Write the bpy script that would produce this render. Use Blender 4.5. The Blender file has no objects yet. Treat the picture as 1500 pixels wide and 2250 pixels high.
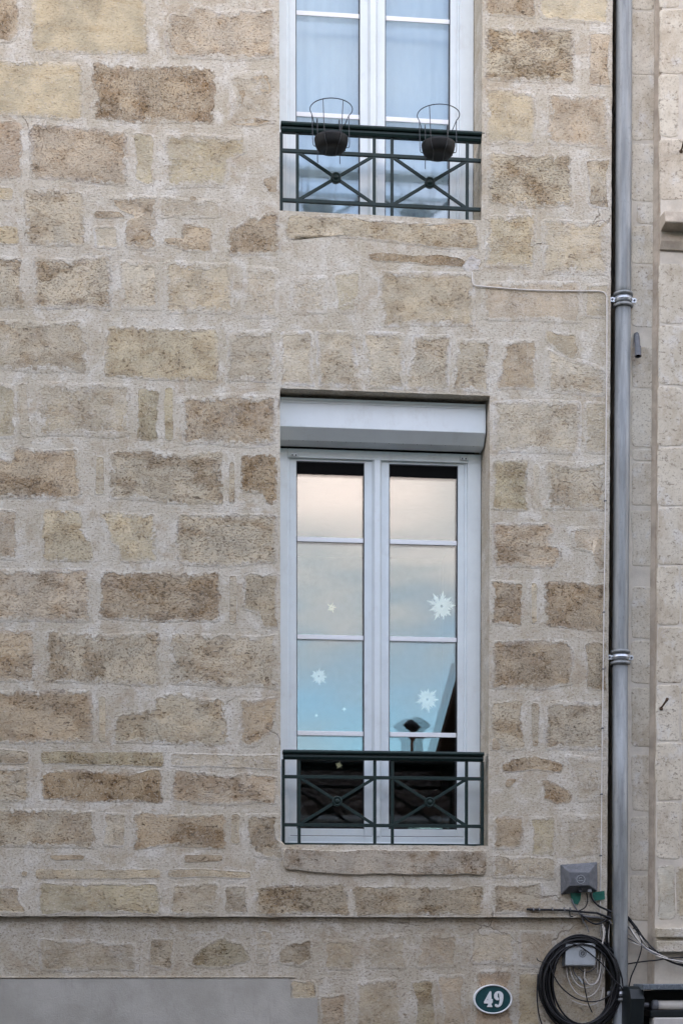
import bpy, bmesh, math, random
from mathutils import Vector, Matrix, noise
R = math.radians
random.seed(4)
SC = bpy.context.scene
COL = SC.collection

# ------------------------------------------------------------------ camera, world, sun, exposure
F = 3520.0                       # focal length in pixels of the 1500 x 2250 photograph
YAW, PITCH = R(6.0), R(2.2)      # turned right, tipped slightly down (the lens is shifted up)
CAM = Vector((0.0, -8.0, 2.2))
CY = 2100 + F*math.tan(PITCH)    # principal point: the horizon sits at v = 2100
cd = bpy.data.cameras.new('camera')
cam = bpy.data.objects.new('camera', cd); COL.objects.link(cam)
cam.location = CAM
cam.rotation_euler = (R(90)-PITCH, 0, -YAW)
cd.sensor_fit = 'AUTO'; cd.sensor_width = 36.0
cd.lens = F/2250*36.0
cd.shift_y = (CY-1125)/2250
cd.clip_start = .1; cd.clip_end = 500
SC.camera = cam
SC.view_settings.view_transform = 'Standard'
SC.view_settings.look = 'None'
SC.view_settings.gamma = 1
SC.view_settings.use_curve_mapping = False
SC.view_settings.exposure = 3.57

SUN_EL, SUN_AZ = R(9), R(20)    # low sun behind the houses: the street is in shade
sd = bpy.data.lights.new('sun', 'SUN'); sun = bpy.data.objects.new('sun', sd); COL.objects.link(sun)
sd.energy = 2.0; sd.angle = R(.5); sd.color = (1, .86, .70)
sdir = Vector((math.sin(SUN_AZ)*math.cos(SUN_EL), math.cos(SUN_AZ)*math.cos(SUN_EL), math.sin(SUN_EL)))
sun.rotation_euler = sdir.to_track_quat('Z', 'Y').to_euler()
sun.location = (0, 20, 20)

W = bpy.data.worlds.new('World'); SC.world = W; W.use_nodes = True

class NT:
    """small node-tree writer"""
    def __init__(s, nt): s.nt = nt; nt.nodes.clear()
    def n(s, t, ins=None, **kw):
        x = s.nt.nodes.new(t)
        for k, v in kw.items(): setattr(x, k, v)
        for k, v in (ins or {}).items(): s.put(x.inputs[k], v)
        return x
    def put(s, sock, v):
        if isinstance(v, bpy.types.NodeSocket): s.nt.links.new(v, sock)
        else:
            if sock.type == 'RGBA' and len(v) == 3: v = (*v, 1)
            sock.default_value = v
    def math(s, op, a, b=0.0, clamp=False):
        m = s.n('ShaderNodeMath', {0: a, 1: b}, operation=op, use_clamp=clamp); return m.outputs[0]
    def mul(s, a, b): return s.math('MULTIPLY', a, b)
    def add(s, a, b): return s.math('ADD', a, b)
    def ss(s, v, lo, hi):
        m = s.n('ShaderNodeMapRange', {0: v, 1: lo, 2: hi, 3: 0.0, 4: 1.0}, interpolation_type='SMOOTHSTEP'); return m.outputs[0]
    def mix(s, f, a, b, mode='MIX'):
        m = s.n('ShaderNodeMix', data_type='RGBA', blend_type=mode)
        s.put(m.inputs[0], f); s.put(m.inputs[6], a); s.put(m.inputs[7], b); return m.outputs[2]
    def noise(s, vec, scale, detail=4.0, rough=.6, dist=0.0):
        m = s.n('ShaderNodeTexNoise', {'Vector': vec, 'Scale': scale, 'Detail': detail, 'Roughness': rough, 'Distortion': dist}); return m.outputs[0]
    def mapping(s, vec, scale=(1, 1, 1), loc=(0, 0, 0), rot=(0, 0, 0)):
        m = s.n('ShaderNodeMapping', {'Vector': vec, 'Scale': scale, 'Location': loc, 'Rotation': rot}); return m.outputs[0]

def build_world():
    t = NT(W.node_tree)
    out = t.n('ShaderNodeOutputWorld')
    sky = t.n('ShaderNodeTexSky', sky_type='NISHITA', sun_disc=False, sun_elevation=SUN_EL, sun_rotation=SUN_AZ,
              altitude=50, air_density=1.0, dust_density=1.2, ozone_density=1.5)
    co = t.n('ShaderNodeTexCoord').outputs['Generated']
    sep = t.n('ShaderNodeSeparateXYZ', {0: co}); z = sep.outputs[2]
    # a bank of evening cloud standing some way above the horizon all round, thin high cloud over it
    nz = t.noise(t.mapping(co, (1, 1, 2.2), (.4, .15, .2)), 4.2, 7, .56, .4)
    zz = t.add(z, t.mul(t.math('SUBTRACT', nz, .5), .36))
    c1 = t.mul(t.ss(zz, .125, .235), t.math('SUBTRACT', 1.0, t.mul(t.ss(zz, .32, .45), .90)))
    hz = t.noise(t.mapping(co, (1, 1, 1.6), (2.1, .7, .9)), 2.6, 6, .6, .4)
    c2 = t.mul(t.ss(hz, .40, .75), t.mul(t.ss(z, .30, .6), .50))
    pink = t.mix(t.ss(zz, .19, .31), (1.95, 2.08, 2.15), (5.4, 4.42, 4.02))
    col = t.mix(1.0, sky.outputs[0], (.46, .585, .745), 'MULTIPLY')
    col = t.mix(c2, col, (4.9, 4.75, 4.5))
    col = t.mix(c1, col, pink)
    bg = t.n('ShaderNodeBackground', {0: col, 1: .13})
    t.nt.links.new(bg.outputs[0], out.inputs[0])
build_world()

# ------------------------------------------------------------------ photograph pixel -> place on the plane Y = const
_f = Vector((math.sin(YAW)*math.cos(PITCH), math.cos(YAW)*math.cos(PITCH), -math.sin(PITCH)))
_r = Vector((math.cos(YAW), -math.sin(YAW), 0)); _u = _r.cross(_f)
def P(u, v, Y=0.0):
    d = _f + _r*((u-750)/F) + _u*((CY-v)/F)
    k = (Y-CAM.y)/d.y
    return CAM + d*k
def PX(u, v, Y=0.0): return P(u, v, Y).x
def PZ(u, v, Y=0.0): return P(u, v, Y).z
def PP(pts, Y=0.0): return [P(p[0], p[1], p[2] if len(p) > 2 else Y) for p in pts]

# ------------------------------------------------------------------ object helpers
def tag(o, label=None, cat=None, group=None, kind=None):
    if label: o['label'] = label
    if cat: o['category'] = cat
    if group: o['group'] = group
    if kind: o['kind'] = kind
    return o
def thing(name, label, cat, loc=(0, 0, 0), group=None):
    o = bpy.data.objects.new(name, None); COL.objects.link(o); o.location = loc
    o.empty_display_size = .1
    return tag(o, label, cat, group)
def origin_of(o):
    v = Vector((0, 0, 0))
    while o is not None: v += o.location; o = o.parent
    return v
class MB:
    def __init__(s): s.v = []; s.f = []; s.sm = []
    def face(s, idx, smooth=False): s.f.append(idx); s.sm.append(smooth)
    def quad(s, a, b, c, d):
        n = len(s.v); s.v += [Vector(a), Vector(b), Vector(c), Vector(d)]; s.face([n, n+1, n+2, n+3]); return s
    def box(s, x0, x1, y0, y1, z0, z1):
        n = len(s.v)
        s.v += [Vector(p) for p in ((x0,y0,z0),(x1,y0,z0),(x1,y1,z0),(x0,y1,z0),(x0,y0,z1),(x1,y0,z1),(x1,y1,z1),(x0,y1,z1))]
        for q in ((3,2,1,0),(4,5,6,7),(0,1,5,4),(1,2,6,5),(2,3,7,6),(3,0,4,7)): s.face([n+i for i in q])
        return s
    def prism(s, prof, axis, a, b, smooth=False):
        """prof: list of 2D points; extruded along axis ('x': prof=(y,z), 'y': prof=(x,z), 'z': prof=(x,y))"""
        mk = {'x': lambda p, t: Vector((t, p[0], p[1])), 'y': lambda p, t: Vector((p[0], t, p[1])), 'z': lambda p, t: Vector((p[0], p[1], t))}[axis]
        n = len(s.v); m = len(prof)
        s.v += [mk(p, a) for p in prof] + [mk(p, b) for p in prof]
        for i in range(m):
            j = (i+1) % m; s.face([n+i, n+j, n+m+j, n+m+i], smooth)
        s.face([n+i for i in range(m)][::-1]); s.face([n+m+i for i in range(m)])
        return s
    def tube(s, pts, r, seg=8, closed=False, caps=True):
        pts = [Vector(p) for p in pts]; m = len(pts)
        rad = r if isinstance(r, (list, tuple)) else [r]*m
        n0 = len(s.v); up = None
        for i, p in enumerate(pts):
            a = pts[i-1] if (i > 0 or closed) else p
            b = pts[(i+1) % m] if (i < m-1 or closed) else p
            d = (b-a)
            if d.length < 1e-9: d = Vector((0, 0, 1))
            d.normalize()
            if up is None:
                up = Vector((0, 0, 1)) if abs(d.z) < .9 else Vector((1, 0, 0))
            side = d.cross(up)
            if side.length < 1e-4: side = d.orthogonal()
            side.normalize(); up = side.cross(d).normalized()
            for k in range(seg):
                t = 2*math.pi*k/seg
                s.v.append(p + side*(math.cos(t)*rad[i]) + up*(math.sin(t)*rad[i]))
        for i in range(m if closed else m-1):
            for k in range(seg):
                a = n0+i*seg+k; b = n0+i*seg+(k+1) % seg
                j = (i+1) % m
                c = n0+j*seg+(k+1) % seg; d = n0+j*seg+k
                s.face([a, d, c, b], True)
        if caps and not closed:
            s.face([n0+k for k in range(seg)]); s.face([n0+(m-1)*seg+k for k in range(seg)][::-1])
        return s
    def bar(s, a, b, w, h, up=(0, 1, 0)):
        """rectangular bar from a to b; h measured along up, w across"""
        a = Vector(a); b = Vector(b); d = (b-a).normalized(); up = Vector(up); up = (up-d*up.dot(d)).normalized(); sd_ = d.cross(up)
        n = len(s.v)
        for p in (a, b):
            for (i, j) in ((-1, -1), (1, -1), (1, 1), (-1, 1)): s.v.append(p + sd_*(w/2*i) + up*(h/2*j))
        for q in ((0,1,2,3),(7,6,5,4),(0,4,5,1),(1,5,6,2),(2,6,7,3),(3,7,4,0)): s.face([n+i for i in q])
        return s
    def lathe(s, prof, c, axis='z', seg=24, sx=1.0):
        """prof: (radius, height) from bottom to top"""
        n = len(s.v); m = len(prof); c = Vector(c)
        for (r, h) in prof:
            for k in range(seg):
                t = 2*math.pi*k/seg
                a, b = math.cos(t)*r, math.sin(t)*r
                s.v.append(c + {'z': Vector((a*sx, b, h)), 'y': Vector((a*sx, h, b)), 'x': Vector((h, a, b))}[axis])
        for i in range(m-1):
            for k in range(seg):
                j = (k+1) % seg
                s.face([n+i*seg+k, n+i*seg+j, n+(i+1)*seg+j, n+(i+1)*seg+k], True)
        s.face([n+k for k in range(seg)][::-1]); s.face([n+(m-1)*seg+k for k in range(seg)])
        return s
    def build(s, name, mat, parent=None, bevel=0, fix=True):
        o_ = origin_of(parent) if parent else Vector((0, 0, 0))
        me = bpy.data.meshes.new(name)
        me.from_pydata([tuple(v-o_) for v in s.v], [], s.f)
        me.polygons.foreach_set('use_smooth', s.sm)
        if fix:
            bm = bmesh.new(); bm.from_mesh(me); bmesh.ops.recalc_face_normals(bm, faces=bm.faces); bm.to_mesh(me); bm.free()
        me.materials.append(mat)
        o = bpy.data.objects.new(name, me); COL.objects.link(o)
        if parent: o.parent = parent
        if bevel:
            md = o.modifiers.new('bevel', 'BEVEL'); md.width = bevel; md.segments = 2; md.limit_method = 'ANGLE'; md.angle_limit = R(40)
            md.harden_normals = False
        return o
def smooth_path(pts, n=6, closed=False):
    """Catmull-Rom through the points"""
    pts = [Vector(p) for p in pts]; out = []; m = len(pts)
    for i in range(m if closed else m-1):
        g = lambda k: pts[k % m] if closed else pts[max(0, min(m-1, k))]
        p0, p1, p2, p3 = g(i-1), g(i), g(i+1), g(i+2)
        for k in range(n):
            t = k/n
            out.append(.5*((2*p1)+(p2-p0)*t+(2*p0-5*p1+4*p2-p3)*t*t+(3*p1-p0-3*p2+p3)*t**3))
    if not closed: out.append(pts[-1])
    return out
def children(o): return [c for c in list(COL.objects) if c.parent is o]
def copy_tree(o, parent=None):
    c = o.copy(); COL.objects.link(c)
    if parent: c.parent = parent
    for ch in children(o): copy_tree(ch, c)
    return c

# ------------------------------------------------------------------ materials
def new_mat(name):
    m = bpy.data.materials.new(name); m.use_nodes = True; return m, NT(m.node_tree)
def finish(t, col, rough=.8, bump=None, bstr=.5, bdist=.004, metal=0.0, spec=.3, extra=None):
    o = t.n('ShaderNodeOutputMaterial')
    b = t.n('ShaderNodeBsdfPrincipled', {'Base Color': col, 'Roughness': rough, 'Metallic': metal, 'Specular IOR Level': spec})
    for k, v in (extra or {}).items(): t.put(b.inputs[k], v)
    if bump is not None:
        bp = t.n('ShaderNodeBump', {'Height': bump, 'Strength': bstr, 'Distance': bdist}); t.nt.links.new(bp.outputs[0], b.inputs['Normal'])
    t.nt.links.new(b.outputs[0], o.inputs[0]); return b
def attr(t, name): return t.n('ShaderNodeAttribute', attribute_type='OBJECT', attribute_name=name).outputs['Fac']

def mortar_nodes(t, co):
    """lime mortar smeared over the wall: blotches of cream, pink and chalky white, grain, hairline marks"""
    big = t.noise(co, 2.6, 5, .6)
    mid = t.noise(t.mapping(co, (1, 1, 1), (3, 1, 7)), 9, 6, .65, .4)
    fine = t.noise(co, 75, 5, .7)
    grain = t.noise(t.mapping(co, (.6, 1, 1.2)), 130, 3, .65)
    c = t.mix(t.ss(big, .36, .64), (.485, .432, .330), (.555, .508, .415))
    c = t.mix(t.mul(t.ss(mid, .46, .66), .9), c, (.640, .605, .525))
    c = t.mix(t.mul(t.ss(t.noise(t.mapping(co, (1, 1, 1), (9, 2, 4)), 6.5, 7, .7, .6), .50, .66), .75), c, (.425, .350, .250))
    c = t.mix(t.mul(t.ss(t.noise(t.mapping(co, (1, 1, 1), (1, 6, 2)), 30, 5, .7, .3), .54, .70), .55), c, (.67, .645, .575))
    run = t.ss(t.noise(t.mapping(co, (1, 1, .13), (7, 1, 2)), 8, 6, .65), .50, .72)
    c = t.mix(t.mul(run, .35), c, t.mix(1.0, c, (.74, .70, .64), 'MULTIPLY'))
    c = t.mix(t.mul(t.ss(fine, .50, .66), .65), c, (.37, .31, .235))
    c = t.mix(t.mul(t.ss(grain, .53, .68), .8), c, (.22, .18, .135))
    wob = t.n('ShaderNodeVectorMath', {0: co, 1: t.n('ShaderNodeVectorMath', {0: t.n('ShaderNodeTexNoise', {'Vector': co, 'Scale': 7.0, 'Detail': 5.0}).outputs['Color'], 3: .20}, operation='SCALE').outputs[0]}, operation='ADD').outputs[0]
    vor = t.n('ShaderNodeTexVoronoi', {'Vector': t.mapping(wob, (1, 0, 1)), 'Scale': 2.1}, feature='DISTANCE_TO_EDGE').outputs[0]
    crack = t.mul(t.math('SUBTRACT', 1.0, t.ss(vor, .002, .007)), t.ss(t.noise(t.mapping(co, (1, 1, 1), (3, 9, 1)), 1.7, 3, .5), .62, .68))
    c = t.mix(t.mul(crack, .6), c, (.16, .125, .09))
    h = t.add(t.mul(fine, .55), t.add(t.mul(grain, .45), t.mul(mid, 1.0)))
    h = t.math('SUBTRACT', h, t.mul(crack, .8))
    return c, h

def mk_wall_mat(name='lime_mortar', grime_shade=None):
    m, t = new_mat(name)
    co = t.n('ShaderNodeTexCoord').outputs['Object']
    c, h = mortar_nodes(t, co)
    # small brown scraps where the smear has worn off
    scr = t.noise(t.mapping(co, (1, 1, 1.25), (5, 5, 1)), 12, 8, .72, .5)
    c = t.mix(t.mul(t.ss(scr, .665, .70), .8), c, (.29, .215, .145))
    if grime_shade: # ground-floor dirt plus street shade, darkened together in the colour
        gn = t.noise(t.mapping(co, (1, 1, .5), (4, 1, 4)), 3.5, 7, .7, .3)
        c = t.mix(t.add(.55, t.mul(t.ss(gn, .35, .65), .45)), c, t.mix(1.0, c, grime_shade, 'MULTIPLY'))
    h = t.math('SUBTRACT', h, t.mul(t.ss(scr, .66, .70), .5))
    finish(t, c, .95, h, .9, .007, spec=.15); return m

def mk_stone_mat(name='limestone_block', grime_shade=None):
    m, t = new_mat(name)
    tc = t.n('ShaderNodeTexCoord').outputs['Object']
    oi = t.n('ShaderNodeObjectInfo')
    off = t.n('ShaderNodeCombineXYZ', {0: t.mul(oi.outputs['Random'], 9.0), 1: t.mul(oi.outputs['Random'], 5.0), 2: 0.0})
    co = t.n('ShaderNodeVectorMath', {0: tc, 1: off.outputs[0]}, operation='ADD').outputs[0]
    tint = oi.outputs['Color']; pits = attr(t, 'pits'); smear = attr(t, 'smear'); rim = attr(t, 'rim')
    edge = t.n('ShaderNodeAttribute', attribute_type='GEOMETRY', attribute_name='edge').outputs['Fac']
    big = t.noise(co, 5.5, 4, .6, .5)
    strata = t.noise(t.mapping(co, (.45, 1, 1.4)), 14, 5, .65, .4)
    c = t.mix(t.ss(big, .36, .66), t.mix(.5, tint, (.84, .83, .82), 'MULTIPLY'), t.mix(.6, tint, (1.42, 1.36, 1.28), 'MULTIPLY'))
    c = t.mix(t.mul(t.ss(strata, .50, .68), .5), c, t.mix(1.0, c, (.74, .66, .56), 'MULTIPLY'))
    rv = t.math('FRACT', t.mul(oi.outputs['Random'], 7.31)); rw = t.math('FRACT', t.mul(oi.outputs['Random'], 23.7))
    st = t.n('ShaderNodeCombineXYZ', {0: t.add(.60, t.mul(rv, .40)), 1: 1.0, 2: t.add(1.0, t.mul(rw, .35))})
    cs = t.n('ShaderNodeVectorMath', {0: co, 1: st.outputs[0]}, operation='MULTIPLY').outputs[0]
    patch = t.ss(t.noise(t.mapping(cs, (1, 1, 1), (4, 4, 4)), 7.5, 5, .65, .2), .44, .62)
    c = t.mix(t.mul(t.mul(patch, t.add(.15, pits)), .85), c, t.mix(1.0, c, (.62, .53, .43), 'MULTIPLY'))
    p1 = t.ss(t.noise(cs, t.add(60, t.mul(rw, 55)), 3, .55), .56, .66)
    p2 = t.ss(t.noise(t.mapping(cs, (1, 1, 1), (1, 7, 3)), 150, 2, .6), .54, .68)
    pit = t.mul(t.add(t.mul(p1, t.add(.35, t.mul(patch, .95))), t.mul(p2, .75)), t.add(.2, pits))
    hole = t.mul(t.ss(t.noise(t.mapping(cs, (1, 1, 1.1), (6, 3, 9)), 36, 3, .6, .3), .655, .70), t.math('MINIMUM', t.mul(pits, 1.2), 1.0))
    pit = t.math('MINIMUM', t.add(pit, hole), 1.0)
    c = t.mix(t.mul(pit, .9), c, t.mix(1.0, c, (.34, .29, .24), 'MULTIPLY'))
    lite = t.ss(t.noise(t.mapping(cs, (1, 1, 1), (8, 7, 3)), 115, 3, .6), .54, .70)
    c = t.mix(t.mul(lite, .55), c, (.60, .545, .45))
    c = t.mix(t.mul(hole, .7), c, (.10, .075, .05))
    # plaster smears: more at the edges of the block, ragged
    mc, mh = mortar_nodes(t, tc)
    sm = t.noise(t.mapping(co, (1, 1, 1.1), (2, 3, 8)), 13, 7, .7, .5)
    fine = t.noise(co, 60, 4, .6)
    e = t.math('SUBTRACT', t.add(t.add(edge, t.mul(t.math('MAXIMUM', t.math('SUBTRACT', sm, .5), -.07), 2.9)), t.mul(t.math('SUBTRACT', fine, .5), 1.0)), t.mul(smear, .75))
    sfac = t.math('SUBTRACT', 1.0, t.ss(e, .0, .42))
    sfac = t.math('MAXIMUM', sfac, t.math('SUBTRACT', 1.0, t.ss(edge, .05, .22)))
    haze = t.mul(t.math('MINIMUM', t.mul(smear, .75), .85), t.ss(sm, .34, .62))
    sfac = t.math('MAXIMUM', sfac, haze)
    c = t.mix(sfac, c, mc)
    rm = t.mul(t.mul(t.ss(edge, .02, .15), t.math('SUBTRACT', 1.0, t.ss(edge, .3, .75))), t.mul(rim, t.ss(sm, .46, .60)))
    c = t.mix(t.mul(rm, .75), c, (.68, .66, .62))
    if grime_shade:  # lower blocks: dirt and street shade painted in as one darker tint
        gn = t.noise(t.mapping(tc, (1, 1, .5), (4, 1, 4)), 3.5, 7, .7, .3)
        c = t.mix(t.add(.55, t.mul(t.ss(gn, .35, .65), .45)), c, t.mix(1.0, c, grime_shade, 'MULTIPLY'))
    h = t.math('SUBTRACT', t.add(t.mul(t.noise(cs, 60, 4, .7), .5), t.mul(lite, .3)), t.mul(pit, .9))
    h = t.add(t.add(t.mul(h, t.math('SUBTRACT', 1.0, t.mul(sfac, .7))), t.mul(mh, t.mul(sfac, .7))), t.mul(sfac, .18))
    finish(t, c, .95, h, .8, .006, spec=.12); return m

def mk_plain(name, col, rough=.5, metal=0.0, spec=.4, var=.12, vscale=20, grain=0.0, dirt=None, bscale=120, bstr=.0, streak=False):
    """a material with slight unevenness, optional dirt colour and vertical streaks"""
    m, t = new_mat(name)
    co = t.n('ShaderNodeTexCoord').outputs['Object']
    v = t.mapping(co, (1, 1, .08)) if streak else co
    nz = t.noise(v, vscale, 5, .65)
    lo = tuple(c*(1-var) for c in col); hi = tuple(min(1, c*(1+var)) for c in col)
    c = t.mix(t.ss(nz, .3, .7), lo, hi)
    if dirt:
        c = t.mix(t.mul(t.ss(t.noise(t.mapping(co, (1, 1, .6), (3, 3, 3)), vscale*1.7, 7, .75), .52, .72), dirt[3]), c, dirt[:3])
    bump = t.noise(co, bscale, 3, .6) if bstr else None
    finish(t, c, t.add(rough-.06, t.mul(nz, .12)), bump, bstr, .002, metal, spec); return m

M = {}
M['mortar'] = mk_wall_mat()
M['mortar_low'] = mk_wall_mat('grimy_shaded_lime_mortar', (.84, .825, .80))
M['stone'] = mk_stone_mat()
M['stone_low'] = mk_stone_mat('grimy_shaded_limestone_block', (.84, .825, .80))
M['pvc'] = mk_plain('white_pvc', (.695, .755, .765), .38, spec=.4, var=.04, vscale=6, dirt=(.50, .50, .48, .32), bscale=400, bstr=.03)
M['shutter'] = mk_plain('lacquered_shutter_white', (.69, .74, .75), .42, spec=.4, var=.04, vscale=5, dirt=(.50, .50, .48, .35), bscale=500, bstr=.05)
M['gasket'] = mk_plain('dark_rubber_gasket', (.03, .032, .035), .6)
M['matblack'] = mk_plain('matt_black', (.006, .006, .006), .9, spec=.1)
M['bar'] = mk_plain('white_glazing_bar', (.82, .83, .84), .35, var=.02)
M['iron'] = mk_plain('green_iron_paint', (.005, .0185, .0165), .5, spec=.3, var=.3, vscale=60, dirt=(.022, .034, .033, .5), bscale=220, bstr=.25)
M['wire'] = mk_plain('black_coated_wire', (.02, .024, .028), .4, spec=.5)
M['pot'] = mk_plain('black_plastic', (.009, .0095, .010), .5, spec=.3)
M['zinc'] = mk_plain('weathered_zinc', (.225, .238, .236), .5, metal=.3, var=.28, vscale=30, streak=True, dirt=(.13, .14, .15, .6), bscale=160, bstr=.08)
M['galv'] = mk_plain('galvanised_steel', (.55, .58, .61), .36, metal=.75, var=.12, vscale=60)
M['steel'] = mk_plain('rusty_iron', (.10, .065, .04), .8, var=.35, vscale=90, bscale=200, bstr=.4)
M['cable'] = mk_plain('black_cable_sheath', (.008, .0085, .010), .45, spec=.35, var=.2, vscale=40)
M['greycable'] = mk_plain('grey_cable_sheath', (.16, .16, .165), .5, var=.15)
M['whitecable'] = mk_plain('off_white_cable_sheath', (.60, .57, .52), .55, var=.1, vscale=40)
M['boxdark'] = mk_plain('weathered_grey_box', (.115, .12, .128), .65, spec=.3, var=.2, vscale=35, dirt=(.24, .25, .26, .6), bscale=260, bstr=.2)
M['boxlight'] = mk_plain('pale_grey_box', (.36, .39, .40), .55, var=.08, vscale=20, dirt=(.25, .25, .23, .4))
M['tape'] = mk_plain('green_tape', (.006, .10, .07), .5, var=.2, vscale=50)
M['enamel'] = mk_plain('dark_green_enamel', (.006, .052, .058), .35, spec=.5, var=.15, vscale=80, bscale=300, bstr=.15)
M['white'] = mk_plain('white_enamel', (.66, .68, .68), .5, var=.06, vscale=80, dirt=(.45, .43, .38, .4), bscale=300, bstr=.15)
M['awning'] = mk_plain('dark_green_awning_metal', (.005, .009, .010), .45, var=.2)
M['alu'] = mk_plain('pale_awning_metal', (.50, .48, .44), .45, var=.05, dirt=(.36, .34, .31, .4))
M['awntop'] = mk_plain('chipped_awning_top', (.10, .12, .135), .6, var=.3, vscale=70, dirt=(.40, .42, .43, .9))
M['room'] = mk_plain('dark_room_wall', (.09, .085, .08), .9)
M['patch'] = mk_plain('white_filler', (.66, .67, .68), .9, var=.1, vscale=60, bscale=160, bstr=.6)
M['paper'] = mk_plain('cream_paper', (.93, .87, .72), .8, var=.04)
M['paperyellow'] = mk_plain('straw_yellow_paper', (.80, .66, .36), .8, var=.06)
M['tile'] = mk_plain('clay_roof_tile', (.085, .062, .05), .85, var=.3, vscale=12, bscale=60, bstr=.4)
M['terracotta'] = mk_plain('terracotta_chimney', (.48, .19, .10), .8, var=.15)
M['cowl'] = mk_plain('metal_cowl', (.10, .10, .10), .5, metal=.4)
M['render'] = mk_plain('grey_house_render', (.16, .15, .135), .9, var=.15, vscale=4)
M['brownwood'] = mk_plain('brown_roof_wood', (.20, .12, .08), .8, var=.2)
M['asphalt'] = mk_plain('asphalt', (.05, .05, .052), .9, var=.2, vscale=30, bscale=200, bstr=.5)
M['paving'] = mk_plain('paving', (.12, .115, .11), .9, var=.15, vscale=8, bscale=150, bstr=.4)

def mk_plaster():
    m, t = new_mat('smooth_grey_render'); co = t.n('ShaderNodeTexCoord').outputs['Object']
    a = t.noise(co, 3, 6, .65); g = t.noise(co, 150, 3, .6); s = t.noise(t.mapping(co, (1, 1, .3)), 12, 6, .7)
    c = t.mix(t.ss(a, .35, .65), (.345, .33, .285), (.43, .412, .365))
    c = t.mix(t.mul(t.ss(s, .50, .72), .6), c, (.30, .28, .245))
    c = t.mix(t.mul(t.ss(g, .6, .75), .4), c, (.30, .28, .26))
    finish(t, c, .92, t.add(t.mul(g, .5), t.mul(a, 2.0)), .6, .006, spec=.15); return m
M['plaster'] = mk_plaster()
M['dressed'] = mk_plain('pale_dressed_limestone', (.56, .51, .425), .93, spec=.12, var=.14, vscale=7, dirt=(.44, .37, .28, .5), bscale=130, bstr=.6)
M['stained'] = mk_plain('brown_stained_render', (.45, .39, .31), .92, spec=.12, var=.2, vscale=9, dirt=(.27, .20, .14, .6), bscale=120, bstr=.5)

def mk_glass():
    m, t = new_mat('window_glass')
    lw = t.n('ShaderNodeLayerWeight', {0: .5}).outputs['Facing']
    fac = t.add(.040, t.mul(t.math('POWER', lw, 5.0), .9))
    tr = t.n('ShaderNodeBsdfTransparent', {0: (.95, .97, .97)}); gl = t.n('ShaderNodeBsdfGlossy', {0: (1, 1, 1), 'Roughness': 0.0})
    mx = t.n('ShaderNodeMixShader', {0: fac, 1: tr.outputs[0], 2: gl.outputs[0]})
    o = t.n('ShaderNodeOutputMaterial'); t.nt.links.new(mx.outputs[0], o.inputs[0]); return m
M['glass'] = mk_glass()
def mk_curtain():
    m, t = new_mat('white_voile'); co = t.n('ShaderNodeTexCoord').outputs['Object']
    w = t.noise(t.mapping(co, (1, 1, .25)), 60, 4, .6)
    c = t.mix(w, (.58, .65, .69), (.70, .75, .78))
    d = t.n('ShaderNodeBsdfDiffuse', {0: c}); l = t.n('ShaderNodeBsdfTranslucent', {0: c})
    mx = t.n('ShaderNodeMixShader', {0: .25, 1: d.outputs[0], 2: l.outputs[0]})
    o = t.n('ShaderNodeOutputMaterial'); t.nt.links.new(mx.outputs[0], o.inputs[0]); return m
M['curtain'] = mk_curtain()

# ------------------------------------------------------------------ ground, street
def sheet(name, x0, x1, y0, y1, z, mat):
    b = MB().quad((x0, y0, z), (x1, y0, z), (x1, y1, z), (x0, y1, z)); return tag(b.build(name, mat, fix=False), kind='structure')
sheet('ground', -200, 200, -200, 200, -.13, M['asphalt'])
sheet('road', -200, 200, -7.2, -1.6, -.126, M['asphalt'])
for n_, a, b_ in (('pavement', -1.6, .06), ('pavement', -9.5, -7.2)):
    tag(MB().box(-60, 60, a, b_, -.2, 0).build(n_, M['paving'], bevel=.01), kind='structure')

# ------------------------------------------------------------------ the stone house: wall sheets
def relief(x, z):
    p = Vector((x, 0, z))
    return .0010*noise.noise(p*1.7) + .0003*noise.noise(p*7.3+Vector((3, 3, 3)))
house = thing('stone_house', 'weathered limestone house with two tall white windows and patchy mortar', 'house')
XL, XR = -40.0, P(1338.5, 1000).x
Lw = dict(x0=PX(616, 1400), x1=PX(1074, 1400), z0=PZ(840, 1857), z1=PZ(840, 861))
Uw = dict(x0=PX(614, 300), x1=PX(1058, 300), z0=PZ(830, 473), z1=PZ(830, 473)+Lw['z1']-Lw['z0'])
ZLEDGE = PZ(600, 2014)
TOP = 13.2
LOWY = .028          # the ground-floor face sits back under the ledge
def lines(stops, fine0, fine1, step=.03):
    out = []
    for a, b in zip(stops[:-1], stops[1:]):
        inside = b > fine0 and a < fine1
        n = max(1, int(round((b-a)/(step if inside else .6))))
        out += [a+(b-a)*i/n for i in range(n)]
    return out+[stops[-1]]
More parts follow.
